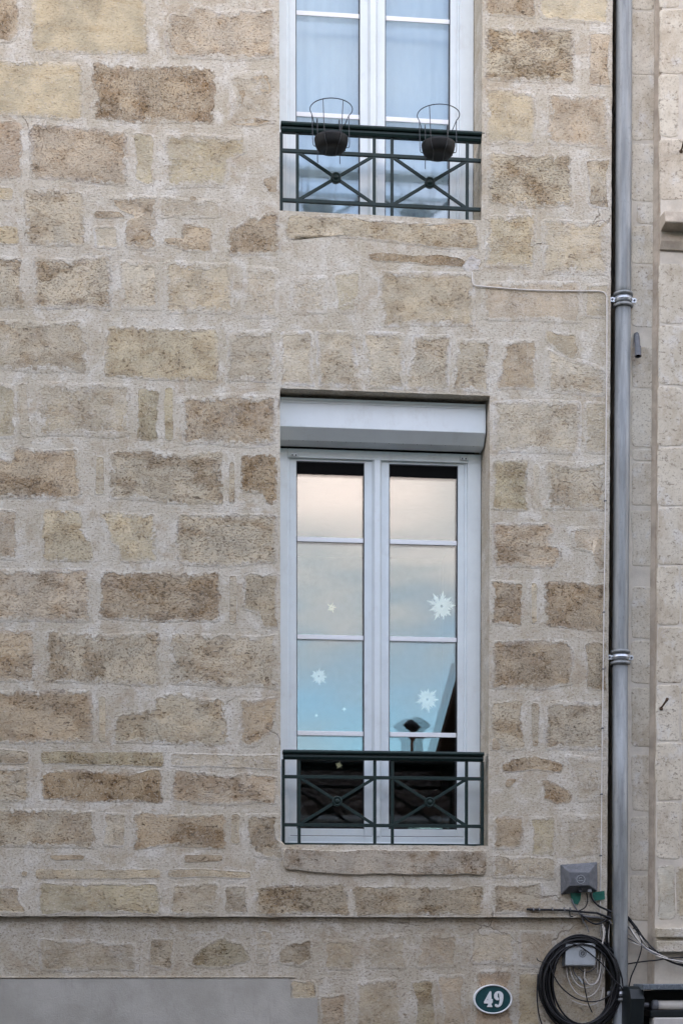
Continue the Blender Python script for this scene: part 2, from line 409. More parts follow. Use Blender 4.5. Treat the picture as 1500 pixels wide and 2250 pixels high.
def wall_sheet(name, x0, x1, z0, z1, holes, Y, back, parent, mat, vx=(-1.2, 2.5), vz=(1.7, 7.4), rag=.0025, xr=None):
    xs = sorted({x0, x1, *[h['x0'] for h in holes], *[h['x1'] for h in holes], *[v for v in vx if x0 < v < x1]})
    zs = sorted({z0, z1, *[h['z0'] for h in holes], *[h['z1'] for h in holes], *[v for v in vz if z0 < v < z1]})
    xs = lines(xs, *vx); zs = lines(zs, *vz)
    b = MB(); idx = {}
    def on_edge(x, z):
        if abs(z-z0) < 1e-6 or abs(x-x1) < 1e-6 or abs(x-x0) < 1e-6: return True
        return any(h['x0']-1e-6 <= x <= h['x1']+1e-6 and h['z0']-1e-6 <= z <= h['z1']+1e-6 for h in holes)
    def vert(i, j):
        if (i, j) not in idx:
            x, z = xs[i], zs[j]; dx = dz = 0
            if on_edge(x, z):
                q = Vector((x, 1.7, z))
                dx = rag*(noise.noise(q*24)+.6*noise.noise(q*60)); dz = rag*(noise.noise(q*27+Vector((9, 0, 0)))+.6*noise.noise(q*55))
            idx[i, j] = len(b.v); b.v.append(Vector((x+dx, Y+relief(x, z), z+dz)))
        return idx[i, j]
    inhole = lambda x, z: any(h['x0'] < x < h['x1'] and h['z0'] < z < h['z1'] for h in holes)
    full = set()
    for i in range(len(xs)-1):
        for j in range(len(zs)-1):
            if not inhole((xs[i]+xs[i+1])/2, (zs[j]+zs[j+1])/2): full.add((i, j))
    for (i, j) in full: b.face([vert(i, j), vert(i+1, j), vert(i+1, j+1), vert(i, j+1)], True)
    bk = {}
    def backv(k):
        if k not in bk: v = b.v[k]; bk[k] = len(b.v); b.v.append(Vector((v.x, back, v.z)))
        return bk[k]
    def rim(k1, k2): # reveals and outer returns, own vertices so that the arris stays sharp
        n = len(b.v); v1, v2 = b.v[k1], b.v[k2]
        b.v += [v1.copy(), v2.copy(), Vector((v2.x, back, v2.z)), Vector((v1.x, back, v1.z))]; b.face([n, n+1, n+2, n+3])
    for (i, j) in full:
        if (i-1, j) not in full: rim(vert(i, j+1), vert(i, j))
        if (i+1, j) not in full: rim(vert(i+1, j), vert(i+1, j+1))
        if (i, j-1) not in full: rim(vert(i, j), vert(i+1, j))
        if (i, j+1) not in full: rim(vert(i+1, j+1), vert(i, j+1))
    return b.build(name, mat, parent, fix=False)
wall_sheet('wall', XL, XR, ZLEDGE, TOP, [Lw, Uw], 0.0, .42, house, M['mortar'])
wall_sheet('lower_wall', XL, XR, -.13, ZLEDGE, [], LOWY, .42, house, M['mortar_low'])
# body behind the front wall (keeps the evening sun off the street), roof
MB().box(XL, XR, .425, 9, -.13, Lw['z0']-.35).build('ground_floor', M['render'], house)
b = MB(); b.box(XL, XR, 4.2, 9, Lw['z0']-.349, TOP); b.box(XL, -.6, .425, 4.2, Lw['z0']-.349, TOP); b.build('rear_rooms', M['render'], house)
MB().box(-.6, XR, .425, 4.2, Lw['z1']+.25, Uw['z0']-.35).build('floor_slab', M['render'], house)
b = MB().prism([(-.35, TOP), (-.35, TOP+.12), (4.5, TOP+2.0), (9.3, TOP+.12), (9.3, TOP)], 'x', XL, XR); b.build('roof', M['tile'], house)

# ------------------------------------------------------------------ stones
TINT = dict(Y=(0.504, 0.437, 0.299), B=(0.417, 0.338, 0.229), K=(0.362, 0.284, 0.181), P=(0.473, 0.398, 0.291), G=(0.454, 0.398, 0.293),
            O=(0.448, 0.394, 0.264), M=(0.529, 0.474, 0.361), T=(0.478, 0.415, 0.295), R=(0.454, 0.364, 0.260), W=(0.580, 0.559, 0.465), D=(0.388, 0.334, 0.238))
def stone(poly, tint='T', pits=.6, smear=.3, rim=0.0, Y=0.0, proud=.0016, rag=1.0, parent=None, name='stone', world=False, thick=.004, wide=.065, flush=True, grow=.013):
    pts = [(p[0], p[1]) for p in poly] if world else [(q.x, q.z) for q in PP(poly, Y)]
    area = sum(pts[i][0]*pts[(i+1) % len(pts)][1]-pts[(i+1) % len(pts)][0]*pts[i][1] for i in range(len(pts)))
    if area < 0: pts = pts[::-1]
    # resample, round the corners a little, roughen
    res = []
    for i in range(len(pts)):
        a, c = Vector(pts[i]), Vector(pts[(i+1) % len(pts)]); n = max(2, int((c-a).length/.014))
        res += [a.lerp(c, k/n) for k in range(n)]
    m = len(res); sm_ = [(res[i-1]+res[i]*2+res[(i+1) % m])/4 for i in range(m)]
    sd_ = random.uniform(0, 50); out = []
    thin = min(max(p.x for p in sm_)-min(p.x for p in sm_), max(p.y for p in sm_)-min(p.y for p in sm_))/2
    rag *= min(1.0, max(.3, thin/.045)); grow = min(grow, .4*thin)
    for p in sm_:
        q = Vector((p.x, sd_, p.y))
        d = Vector((noise.noise(q*6)*.011+noise.noise(q*32)*.0045+noise.noise(q*95)*.0022,
                    noise.noise(q*6+Vector((7, 7, 7)))*.011+noise.noise(q*32+Vector((5, 1, 2)))*.0045+noise.noise(q*95+Vector((1, 8, 2)))*.0022))
        out.append(p+d*rag)
    nrm = []
    for i in range(m):
        d = out[(i+2) % m]-out[i-2]; nrm.append(Vector((-d.y, d.x)).normalized())
    out = [out[i]-nrm[i]*grow for i in range(m)]
    if parent is None and name == 'stone':      # blocks stop at the arrises of the wall and of the window openings
        for p in out:
            p.x = min(p.x, XR-.004)
            for h in (Lw, Uw):
                if h['x0']-.003 < p.x < h['x1']+.003 and h['z0']-.003 < p.y < h['z1']+.003:
                    opt = [(p.x-h['x0'], 'x', h['x0']-.003), (h['x1']-p.x, 'x', h['x1']+.003), (p.y-h['z0'], 'z', h['z0']-.003), (h['z1']-p.y, 'z', h['z1']+.003)]
                    _, ax, val = min(opt)
                    if ax == 'x': p.x = val
                    else: p.y = val
    xs = [p.x for p in out]; zs = [p.y for p in out]
    hw, hh = (max(xs)-min(xs))/2, (max(zs)-min(zs))/2; c0 = Vector(((max(xs)+min(xs))/2, (max(zs)+min(zs))/2))
    w2 = min(wide, .42*min(hw, hh))
    cen = sum(out, Vector((0, 0)))/m
    star = thin > .04 and all((out[i]-cen).normalized().dot(nrm[i]) < .35 for i in range(0, m, 3))
    def inset(i, w):
        if star:
            d = cen-out[i]; L = d.length; k = min(.5, w/max(L*abs(d.normalized().dot(nrm[i])), 1e-4)) if L > 1e-5 else 0
            return out[i]+d*k
        return out[i]+nrm[i]*min(w, .016)
    b = MB(); ed = []
    for (w, dy, e) in ((0, thick, 0.0), (min(.010, w2*.3), -proud*.2, .12), (min(.022, w2*.6), -proud, .38), (w2, -proud, 1.0)):
        for i in range(m):
            p = inset(i, w); yy = Y+(relief(p.x, p.y) if flush else 0)+dy
            b.v.append(Vector((p.x, yy, p.y))); ed.append(e)
    for k in range(3):
        for i in range(m):
            j = (i+1) % m; b.face([k*m+i, k*m+j, (k+1)*m+j, (k+1)*m+i], k > 0)
    b.face([3*m+i for i in range(m)], True)
    o = b.build(name, M['stone_low' if Y == LOWY else 'stone'], parent or house, fix=False)
    at = o.data.attributes.new('edge', 'FLOAT', 'POINT'); at.data.foreach_set('value', ed)
    tc = TINT[tint] if isinstance(tint, str) else tint
    j = random.uniform(.93, 1.07)
    o.color = (tc[0]*j, tc[1]*j, tc[2]*j, 1); o['pits'] = float(pits); o['smear'] = float(smear); o['rim'] = float(max(rim, random.uniform(0, .45)))
    return o
def rect(x0, y0, x1, y1, s=0.0): # s: fall of the courses to the right, in pixels
    return [(x0, y0), (x1, y0+s), (x1, y1+s), (x0, y1)]

S = [
 # row A
 ([(-25,-15),(40,-15),(45,40),(44,80),(22,95),(-25,92)],'B',.9,.5), ([(66,-20),(322,-20),(324,120),(200,120),(70,113)],'Y',.12,.05,.5),
 ([(372,30),(400,34),(430,10),(455,14),(470,28),(520,22),(545,18),(570,22),(610,15),(611,128),(560,134),(520,136),(450,130),(370,125),(366,105),(358,70)],'P',.75,.5),
 # row B
 ([(-25,132),(70,134),(175,138),(184,150),(182,262),(120,262),(-25,250)],'Y',.15,.1,.4), ([(203,140),(300,146),(415,146),(471,150),(470,272),(285,270),(205,258)],'B',1.0,.25),
 ([(548,165),(590,160),(602,200),(585,214),(570,205),(572,180),(550,177)],'B',.6,.6), ([(524,200),(540,195),(538,232),(526,236)],'B',.6,.6),
 ([(513,265),(560,258),(597,268),(560,277),(514,275)],'B',.7,.5), ([(505,160),(612,158),(612,272),(508,276)],'M',.45,.95),
 # row C
 ([(-25,264),(48,270),(52,392),(-25,390)],'R',.5,.3), ([(64,272),(160,276),(278,290),(281,408),(200,402),(66,392)],'P',.55,.15),
 ([(292,290),(333,296),(335,408),(300,402),(294,345)],'O',.45,.55), ([(357,297),(440,293),(500,298),(545,300),(545,330),(512,350),(495,412),(358,414)],'O',.4,.6),
 ([(575,395),(608,388),(611,420),(590,425)],'B',.6,.5),
 # row D
 ([(-25,410),(30,415),(28,440),(-25,436)],'Y',.2,.6), ([(-25,495),(36,498),(40,535),(-25,533)],'Y',.3,.2), ([(52,415),(120,418),(188,425),(186,540),(55,538)],'G',.65,.3),
 ([(232,430),(345,430),(345,548),(330,553),(276,547),(272,490),(300,475),(288,457),(245,446)],'B',.7,.55), ([(205,465),(262,464),(277,476),(210,479)],'B',.5,.5),
 ([(208,494),(258,495),(262,545),(210,545)],'M',.3,.5,.7), ([(408,490),(440,495),(470,500),(468,520),(460,535),(468,552),(420,555),(358,536),(360,526),(400,535),(402,505)],'B',.75,.25),
 ([(416,432),(433,432),(434,445),(420,446)],'B',.4,.5), ([(492,500),(530,490),(550,470),(575,478),(590,463),(613,465),(613,560),(500,562)],'B',.8,.4),
 ([(352,432),(485,440),(485,478),(352,480)],'M',.35,1.0),
 # row E
 ([(-25,560),(50,562),(55,678),(-25,680)],'G',.9,.5), ([(74,562),(160,568),(245,560),(247,680),(72,678)],'G',.95,.4), ([(267,568),(345,574),(353,683),(268,678)],'M',.5,.6),
 ([(360,572),(515,580),(513,690),(360,688)],'T',.4,.6), ([(535,585),(612,590),(612,700),(533,698)],'M',.3,1.0),
 # row F
 ([(-25,700),(90,706),(185,705),(198,820),(120,820),(-25,812)],'G',.75,.55), ([(235,716),(350,722),(478,724),(482,838),(440,838),(228,828)],'Y',.55,.2),
 ([(497,727),(604,728),(606,842),(497,840)],'M',.4,.5,.4),
 # row G
 ([(-25,842),(33,845),(35,965),(-25,965)],'O',.3,.8), ([(42,842),(60,842),(68,960),(45,955)],'M',.5,.8), ([(82,838),(288,845),(290,955),(270,962),(80,960)],'T',.65,.75),
 ([(305,855),(346,857),(345,890),(350,900),(346,968),(304,966)],'O',.6,.25), ([(363,851),(380,852),(379,968),(362,966)],'O',.55,.35),
 ([(398,874),(450,868),(510,862),(540,870),(612,872),(612,972),(560,984),(480,978),(400,975)],'B',.85,.5),
 # row H
 ([(-25,1010),(24,1006),(28,978),(70,985),(90,988),(170,985),(183,1085),(150,1095),(-25,1098)],'B',.85,.3), ([(213,1003),(230,1003),(229,1085),(210,1087)],'T',.4,.6),
 ([(243,990),(340,995),(488,994),(490,1108),(360,1106),(243,1095)],'G',.95,.3), ([(504,1015),(516,1015),(516,1105),(503,1105)],'G',.7,.5),
 ([(530,1000),(608,998),(610,1060),(615,1105),(590,1110),(582,1085),(552,1082),(527,1078)],'K',1.0,.15),
 # row I
 ([(-25,1118),(38,1122),(40,1232),(-25,1230)],'P',.6,.5), ([(98,1122),(140,1124),(176,1124),(182,1160),(200,1195),(207,1236),(95,1232),(90,1200)],'Y',.55,.2),
 ([(213,1125),(280,1128),(345,1125),(345,1235),(268,1235),(262,1205),(240,1190),(225,1150)],'Y',.5,.25), ([(388,1128),(500,1128),(614,1130),(614,1235),(560,1244),(400,1242),(386,1225)],'G',1.0,.25),
 # row J
 ([(-25,1248),(200,1252),(203,1367),(-25,1365)],'P',.8,.45), ([(222,1254),(360,1260),(487,1260),(487,1365),(300,1367),(218,1360)],'B',.9,.3),
 ([(535,1262),(616,1264),(617,1382),(577,1380),(568,1345),(535,1338)],'D',.9,.25), ([(503,1265),(520,1265),(520,1370),(505,1372)],'M',.5,.7),
 # row K
 ([(-25,1386),(74,1388),(78,1495),(-25,1497)],'B',.6,.2), ([(98,1388),(220,1392),(350,1390),(356,1507),(98,1500)],'G',.85,.3), ([(375,1394),(617,1396),(617,1513),(375,1505)],'G',.9,.45),
 # row L
 ([(-25,1518),(200,1518),(207,1630),(100,1632),(-25,1635)],'B',.6,.2), ([(217,1530),(232,1530),(232,1630),(219,1630)],'T',.5,.55),
 ([(250,1575),(300,1565),(335,1560),(340,1535),(380,1523),(495,1537),(500,1632),(470,1638),(250,1632)],'T',.6,.3), ([(525,1535),(616,1532),(617,1585),(595,1610),(570,1640),(528,1640)],'B',.7,.45),
 # row M
 ([(-25,1645),(62,1650),(64,1678),(-25,1676)],'G',.8,.6), ([(-25,1686),(66,1688),(66,1762),(-25,1760)],'G',.6,.35), ([(92,1652),(358,1654),(358,1683),(220,1680),(92,1676)],'O',.7,.15),
 ([(94,1698),(170,1690),(280,1696),(356,1692),(357,1763),(200,1763),(130,1758),(92,1758)],'K',.9,.1), ([(376,1656),(614,1660),(614,1690),(540,1684),(376,1682)],'M',.5,.85),
 ([(378,1695),(460,1697),(500,1706),(540,1700),(614,1706),(614,1765),(545,1766),(512,1770),(440,1766),(376,1758)],'P',.8,.3),
 # row N
 ([(-25,1778),(120,1780),(210,1784),(212,1862),(100,1864),(-25,1855)],'G',.85,.35), ([(228,1786),(276,1787),(276,1862),(228,1860)],'M',.5,.5,.4),
 ([(297,1786),(400,1790),(497,1787),(499,1862),(440,1866),(380,1856),(292,1866)],'B',1.0,.25), ([(508,1788),(527,1788),(526,1855),(509,1855)],'T',.6,.5), ([(535,1786),(620,1790),(620,1890),(560,1885),(540,1850)],'D',.85,.5),
 ([(107,1880),(150,1879),(186,1880),(186,1889),(120,1890)],'B',.5,.2), ([(405,1879),(488,1880),(488,1890),(408,1895)],'B',.5,.15),
 # rows O, P
 ([(80,1911),(350,1912),(352,1930),(80,1930)],'T',.35,.25), ([(370,1911),(430,1910),(550,1916),(550,1930),(440,1926),(370,1928)],'T',.5,.4), ([(48,1912),(62,1914),(58,1926),(46,1924)],'T',.4,.5),
 ([(-25,1950),(42,1948),(46,1980),(64,2000),(60,2008),(-25,2009)],'T',.6,.4), ([(84,1940),(350,1942),(356,2008),(84,2008)],'O',.4,.3),
 ([(375,1944),(480,1942),(478,2008),(374,2008)],'G',.6,.45), ([(492,1946),(545,1946),(546,2006),(490,2006)],'G',.6,.55), ([(560,1950),(760,1940),(770,2010),(562,2010)],'D',1.0,.12),
 ([(775,1950),(850,1945),(980,1950),(1062,1948),(1062,2010),(776,2010)],'D',.95,.2), ([(1080,1945),(1190,1940),(1190,2010),(1078,2010)],'G',.8,.5),
 # between the windows
 ([(832,597),(1040,598),(1043,718),(832,716)],'T',.4,.45,.6), ([(733,600),(792,596),(796,640),(780,690),(738,688)],'O',.4,.85), ([(640,610),(720,606),(720,690),(636,692)],'M',.35,1.0),
 ([(808,560),(840,556),(900,562),(960,560),(1000,566),(1022,572),(1018,586),(940,580),(820,572)],'K',.7,.35),
 ([(1068,472),(1175,470),(1178,560),(1170,590),(1066,586)],'Y',.45,.35), ([(1190,482),(1345,484),(1345,606),(1192,604)],'T',.5,.55), ([(1058,620),(1276,617),(1277,710),(1060,705)],'P',.2,.65,.4),
 ([(1284,622),(1340,622),(1340,700),(1286,700)],'T',.4,.8),
 ([(614,726),(684,727),(690,855),(614,853)],'M',.4,.6,.7), ([(694,727),(778,729),(790,857),(702,855)],'M',.45,.5,.7), ([(797,730),(893,734),(884,859),(806,857)],'M',.45,.5,.8),
 ([(906,735),(988,738),(984,862),(889,859)],'M',.6,.45,.7), ([(1000,742),(1078,745),(1074,862),(992,861)],'T',.75,.55,.3), ([(1108,746),(1178,747),(1178,860),(1090,856)],'B',.5,.45,.3),
 ([(1195,725),(1265,735),(1272,775),(1262,795),(1225,775),(1198,750)],'D',.2,.3), ([(1196,765),(1300,800),(1332,815),(1330,868),(1196,862)],'M',.5,.7),
 # right of the windows
 ([(1064,-20),(1175,-20),(1175,42),(1140,40),(1100,38),(1066,30)],'B',.9,.4), ([(1187,-20),(1347,-20),(1348,52),(1240,50),(1187,40)],'Y',.12,.35,.3), ([(1062,62),(1262,64),(1264,184),(1150,182),(1062,172)],'T',1.0,.3),
 ([(1293,70),(1346,74),(1346,190),(1293,188)],'P',.75,.4), ([(1062,194),(1120,194),(1172,204),(1178,250),(1174,320),(1064,318)],'Y',.3,.4,.3), ([(1200,207),(1345,210),(1346,326),(1206,320),(1198,300)],'P',.35,.35),
 ([(1072,335),(1160,340),(1255,342),(1258,450),(1160,455),(1074,446)],'T',1.0,.3), ([(1288,352),(1344,350),(1344,460),(1290,452)],'G',.7,.5),
 ([(1077,880),(1275,882),(1276,998),(1077,996)],'M',.55,.55,.5), ([(1284,884),(1336,884),(1336,996),(1286,998)],'T',.4,.85),
 ([(1080,1012),(1160,1010),(1158,1122),(1080,1118)],'O',.65,.25), ([(1195,1015),(1335,1013),(1335,1122),(1200,1120)],'G',.8,.55), ([(1170,1020),(1184,1020),(1184,1118),(1170,1118)],'M',.5,.8),
 ([(1082,1150),(1212,1148),(1222,1166),(1204,1176),(1212,1200),(1236,1215),(1218,1250),(1085,1246)],'P',.95,.3), ([(1250,1160),(1336,1158),(1336,1255),(1312,1256),(1300,1218),(1255,1202)],'P',.6,.65),
 ([(1078,1273),(1150,1275),(1154,1330),(1146,1378),(1080,1372)],'B',.9,.35), ([(1166,1280),(1180,1282),(1178,1368),(1168,1370)],'T',.6,.5), ([(1195,1278),(1340,1282),(1340,1385),(1290,1388),(1196,1376)],'B',.9,.2),
 ([(1076,1408),(1150,1404),(1240,1406),(1258,1425),(1258,1505),(1180,1518),(1076,1512)],'B',.85,.3), ([(1284,1414),(1340,1412),(1340,1515),(1288,1514)],'D',.85,.25),
 ([(1080,1542),(1148,1540),(1152,1646),(1110,1650),(1080,1620)],'G',.9,.35), ([(1166,1545),(1184,1545),(1180,1640),(1168,1640)],'G',.8,.4), ([(1195,1542),(1336,1540),(1336,1648),(1196,1646)],'G',.9,.45),
 ([(1080,1620),(1100,1622),(1098,1646),(1080,1648)],'B',.5,.4), ([(1102,1680),(1130,1667),(1180,1665),(1236,1680),(1232,1696),(1170,1690),(1105,1694)],'B',.75,.15), ([(1112,1712),(1136,1712),(1120,1730),(1110,1728)],'B',.6,.2),
 ([(1187,1712),(1225,1722),(1255,1742),(1255,1762),(1225,1768),(1190,1752),(1196,1738)],'B',.9,.15), ([(1082,1794),(1100,1790),(1150,1792),(1152,1835),(1140,1864),(1080,1868),(1088,1830)],'B',.95,.25),
 ([(1165,1796),(1218,1795),(1216,1880),(1168,1882)],'O',.6,.6), ([(1240,1660),(1334,1664),(1332,1760),(1270,1765)],'M',.4,.95), ([(1232,1790),(1330,1790),(1330,1880),(1236,1884)],'G',.6,.9), ([(1080,1880),(1220,1885),(1220,1930),(1078,1928)],'T',.7,.85),
]
for s_ in S: stone(*s_)
SL = [ # ground-floor blocks under the ledge
 ([(85,2064),(190,2062),(300,2076),(306,2135),(220,2130),(140,2138),(88,2130)],'G',.5,.8), ([(326,2062),(382,2064),(380,2132),(362,2130),(328,2125)],'G',.8,.45),
 ([(430,2085),(480,2060),(540,2072),(552,2110),(500,2128),(470,2130),(416,2120)],'O',.8,.35), ([(608,2092),(630,2070),(686,2062),(690,2110),(660,2125),(612,2118)],'D',.8,.5),
 ([(640,2155),(695,2155),(696,2192),(642,2192)],'T',.6,.5), ([(702,2186),(760,2182),(762,2260),(704,2260)],'P',.6,.45), ([(782,2156),(880,2152),(884,2262),(780,2262)],'T',.4,.65), ([(902,2158),(948,2152),(956,2262),(910,2262),(912,2200)],'O',.8,.5),
 ([(962,2144),(1020,2140),(1022,2262),(974,2262)],'P',.4,.65), ([(1044,2130),(1123,2132),(1120,2190),(1128,2262),(1040,2262)],'R',.35,.45), ([(1140,2140),(1182,2142),(1180,2262),(1136,2262)],'Y',.4,.35),
 ([(1034,2044),(1130,2046),(1130,2120),(1032,2118)],'M',.25,.8,.3), ([(1140,2044),(1222,2046),(1220,2126),(1140,2124)],'P',.35,.7), ([(914,2050),(1008,2050),(1006,2126),(912,2126)],'P',.35,.8),
 ([(712,2066),(780,2066),(778,2132),(710,2130)],'T',.5,.7), ([(800,2058),(892,2054),(896,2130),(802,2128)],'T',.3,.9), ([(1200,2140),(1300,2150),(1320,2262),(1200,2262)],'T',.3,.7), ([(560,2044),(596,2046),(590,2120),(566,2122)],'M',.3,.9),
]
for s_ in SL: stone(*s_, Y=LOWY)
# the same courses go on outside the frame, above and to the left
rows = [(-15,118),(134,258),(268,392),(412,538),(560,680),(704,816),(842,962),(985,1096),(1120,1232),(1250,1366),(1387,1497),(1518,1633),(1650,1762),(1780,1862),(1905,1930),(1940,2006)]
for (a, b_) in rows:
    u = -45
    while u > -560:
        w = random.uniform(90, 230); stone(rect(u-w, a-2, u, b_-2, 2), random.choice('YBPGTOGT'), random.uniform(.3, .9), random.uniform(.2, .6)); u -= w+22
v = -40
while v > -560:
    for (ua, ub) in ((-400, 598), (1066, 1340)):
        u = ua
        while u < ub-60:
            w = min(random.uniform(110, 240), ub-u); stone(rect(u, v-112, u+w, v, 3), random.choice('YBPGTTY'), random.uniform(.3, .9), random.uniform(.2, .6)); u += w+22
    v -= 134
# sill under the upper window (flush), thick rough sill under the lower one
stone([(628,474),(760,480),(900,487),(1050,494),(1052,542),(980,546),(900,538),(790,525),(700,520),(627,520)], 'T', .75, .4, name='upper_sill', proud=.002)
stone([(621,1867),(740,1868),(850,1869),(960,1870),(1066,1871),(1067,1905),(1064,1922),(1000,1922),(930,1923),(860,1921),(790,1923),(720,1919),(680,1917),(650,1913),(622,1910)], (.42, .375, .30), .95, .35, name='lower_sill', proud=.013, rag=.55, wide=.010, thick=.012, grow=.004)
# smooth render panel bottom left
zt = PZ(300, 2150, LOWY); xr_ = PX(697, 2200, LOWY); zt2 = PZ(660, 2193, LOWY); xm = PX(638, 2170, LOWY)
pl_ = [Vector((-1.6, .0)), Vector((xr_, .0)), Vector((xr_, zt2)), Vector((xm, zt2)), Vector((xm, zt)), Vector((-1.6, zt))]; po = []
for a_, c_ in zip(pl_, pl_[1:]+pl_[:1]):
    n_ = max(1, int((c_-a_).length/.012))
    for k in range(n_):
        p = a_.lerp(c_, k/n_); q = Vector((p.x, 4.0, p.y))
        po.append((p.x+.007*noise.noise(q*8)+.004*noise.noise(q*35), p.y+.002*noise.noise(q*5+Vector((3, 3, 3)))+.0015*noise.noise(q*40)))
b = MB().prism(po, 'y', LOWY-.006, LOWY+.02)
b.build('plaster_panel', M['plaster'], house)
b = MB().prism([(-1.6, zt+.0035), (xm+.02, zt+.0035), (xm+.02, zt+.008), (-1.6, zt+.008)], 'y', LOWY-.010, LOWY+.02); b.build('plaster_lip', M['mortar_low'], house, bevel=.003)
stone([(1018,574),(1032,570),(1036,562),(1046,570),(1060,574),(1050,584),(1054,596),(1040,596),(1030,604),(1026,592),(1012,590),(1022,582)], (.56, .56, .55), .2, .35, name='filler_patch', proud=.002, rag=.9)

# ------------------------------------------------------------------ windows
FY = .215            # front of the fixed window frame, back in the reveal
def make_window(W_, label, shutter):
    win = thing('window', None, None); win.parent = house; win['label'] = label
    if 'category' in win: del win['category']
    x0, x1, z0, z1 = W_['x0']+.002, W_['x1']-.002, W_['z0']+.004, W_['z1']-.004
    w = x1-x0; s = 1/440.
    ztop = PZ(640, 985, FY) if shutter else z1
    def piece(n, m, bv=.003): return m.build(n, M['pvc'], win, bevel=bv)
    fl, fr, fh, fb = .052, .072, .045 if shutter else .058, .055      # fixed frame widths
    piece('frame', MB().box(x0, x0+fl, FY, FY+.07, z0, ztop)); piece('frame', MB().box(x1-fr, x1, FY, FY+.07, z0, ztop))
    piece('frame', MB().box(x0+fl, x1-fr, FY, FY+.07, ztop-fh, ztop)); piece('frame', MB().box(x0+fl, x1-fr, FY, FY+.07, z0, z0+fb))
    # small step on the inner edge of the fixed frame and the weather bar at the foot
    piece('frame_bead', MB().box(x1-fr-.012, x1-fr, FY+.012, FY+.07, z0+fb, ztop-fh), .002); piece('frame_bead', MB().box(x0+fl, x0+fl+.010, FY+.012, FY+.07, z0+fb, ztop-fh), .002)
    b_ = MB().prism([(FY-.035, z0-.002), (FY-.035, z0+.012), (FY, z0+.026), (FY+.01, z0+.026), (FY+.01, z0-.002)], 'x', x0+.05, x1-.02); piece('weather_bar', b_, .002)
    ix0, ix1 = x0+fl+.010, x1-fr-.012; mid = (ix0+ix1)/2-.004
    iz0, iz1 = z0+fb, ztop-fh
    SY = FY+.016
    cw = .052            # central cover strip
    st, cs = .034, .042
    spans = ((ix0, mid-cw/2+.004, st, cs), (mid+cw/2-.004, ix1, cs, st))
    rail_b = .04; rail_t = .004
    nb = 4 if True else 3
    for k, (a, c, sl, sr) in enumerate(spans):
        sash = thing('sash', None, None); sash.parent = win
        for key in ('category', 'label'):
            if key in sash: del sash[key]
    # the sashes are four profiles each; an Empty per sash would push the panes below the third level, so profiles hang on the window
        bpy.data.objects.remove(sash)
        piece('sash_stile', MB().box(a, a+sl, SY, SY+.06, iz0, iz1)); piece('sash_stile', MB().box(c-sr, c, SY, SY+.06, iz0, iz1))
        piece('sash_rail', MB().box(a+sl, c-sr, SY, SY+.06, iz0, iz0+rail_b)); piece('sash_rail', MB().box(a+sl, c-sr, SY, SY+.06, iz1-.012, iz1))
        gx0, gx1, gz0, gz1 = a+sl, c-sr, iz0+rail_b, iz1-.012
        g = .004
        gb = MB()
        gb.box(gx0, gx0+g, SY+.004, SY+.03, gz0, gz1); gb.box(gx1-g, gx1, SY+.004, SY+.03, gz0, gz1); gb.box(gx0+g, gx1-g, SY+.004, SY+.03, gz0, gz0+g); gb.box(gx0+g, gx1-g, SY+.004, SY+.03, gz1-g, gz1)
        gb.build('gasket', M['gasket'], win)
        GY = SY+.014
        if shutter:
            MB().box(gx0+.001, gx1-.001, GY-.006, GY-.001, gz1-.060, gz1-.001).build('dark_reflection_strip', M['matblack'], win)  # black strip added for the dark band reflected at the pane head
        MB().box(gx0+.001, gx1-.001, GY, GY+.004, gz0+.001, gz1-.001).build('pane', M['glass'], win)
        o = MB().box(gx0+.001, gx1-.001, GY+.020, GY+.024, gz0+.001, gz1-.001).build('pane', M['glass'], win)
        # the inner sheet bows a hair out of true, as insulating glass does: reflections come out double
        cx = (gx0+gx1)/2; cz = (gz0+gz1)/2
        for vtx in o.data.vertices:
            vtx.co.y += (vtx.co.x-cx)*.0045+(vtx.co.z-cz)*.0006
        n_b = 3
        for q in range(n_b):
            fr_ = (.2530, .5885, .9235)[q] if True else 0
            zb = gz0+(gz1-gz0)*(1-fr_)*1.0
            zb = W_['bars'][q]
            MB().box(gx0+.003, gx1-.003, GY-.006, GY-.0005, zb-.012, zb+.012).build('glazing_bar', M['bar'], win, bevel=.004)
        W_.setdefault('panes', []).append((gx0, gx1, gz0, gz1, GY))
    piece('cover_strip', MB().prism([(mid-cw/2, SY), (mid-cw/2+.012, SY-.022), (mid+cw/2-.012, SY-.022), (mid+cw/2, SY)], 'z', iz0, iz1), .002)
    MB().box(ix0, ix1, SY-.0035, SY, iz0-.002, iz0+.0035).build('drip_gap', M['gasket'], win)
    W_.update(ix0=ix0, ix1=ix1, iz0=iz0, iz1=iz1, ztop=ztop)
    # dark room behind
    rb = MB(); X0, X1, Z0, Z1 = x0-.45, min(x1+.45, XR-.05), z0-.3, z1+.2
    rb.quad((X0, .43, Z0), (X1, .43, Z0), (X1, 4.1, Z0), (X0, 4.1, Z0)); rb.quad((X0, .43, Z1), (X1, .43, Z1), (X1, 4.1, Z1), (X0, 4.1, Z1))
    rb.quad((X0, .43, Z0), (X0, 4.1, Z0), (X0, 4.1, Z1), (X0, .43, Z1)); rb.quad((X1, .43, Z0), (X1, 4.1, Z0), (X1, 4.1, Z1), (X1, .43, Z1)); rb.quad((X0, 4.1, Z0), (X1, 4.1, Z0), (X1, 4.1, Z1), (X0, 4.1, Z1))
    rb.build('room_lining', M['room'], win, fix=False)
    return win
gy = FY+.03
Lw['bars'] = [PZ(728, 1187, gy), PZ(728, 1401, gy), PZ(728, 1612, gy)]
zsh = Uw['z0']-Lw['z0']
Uw['bars'] = [PZ(720, 255, gy)+(Lw['bars'][0]-Lw['bars'][2]), PZ(720, 33, gy), PZ(720, 255, gy)]
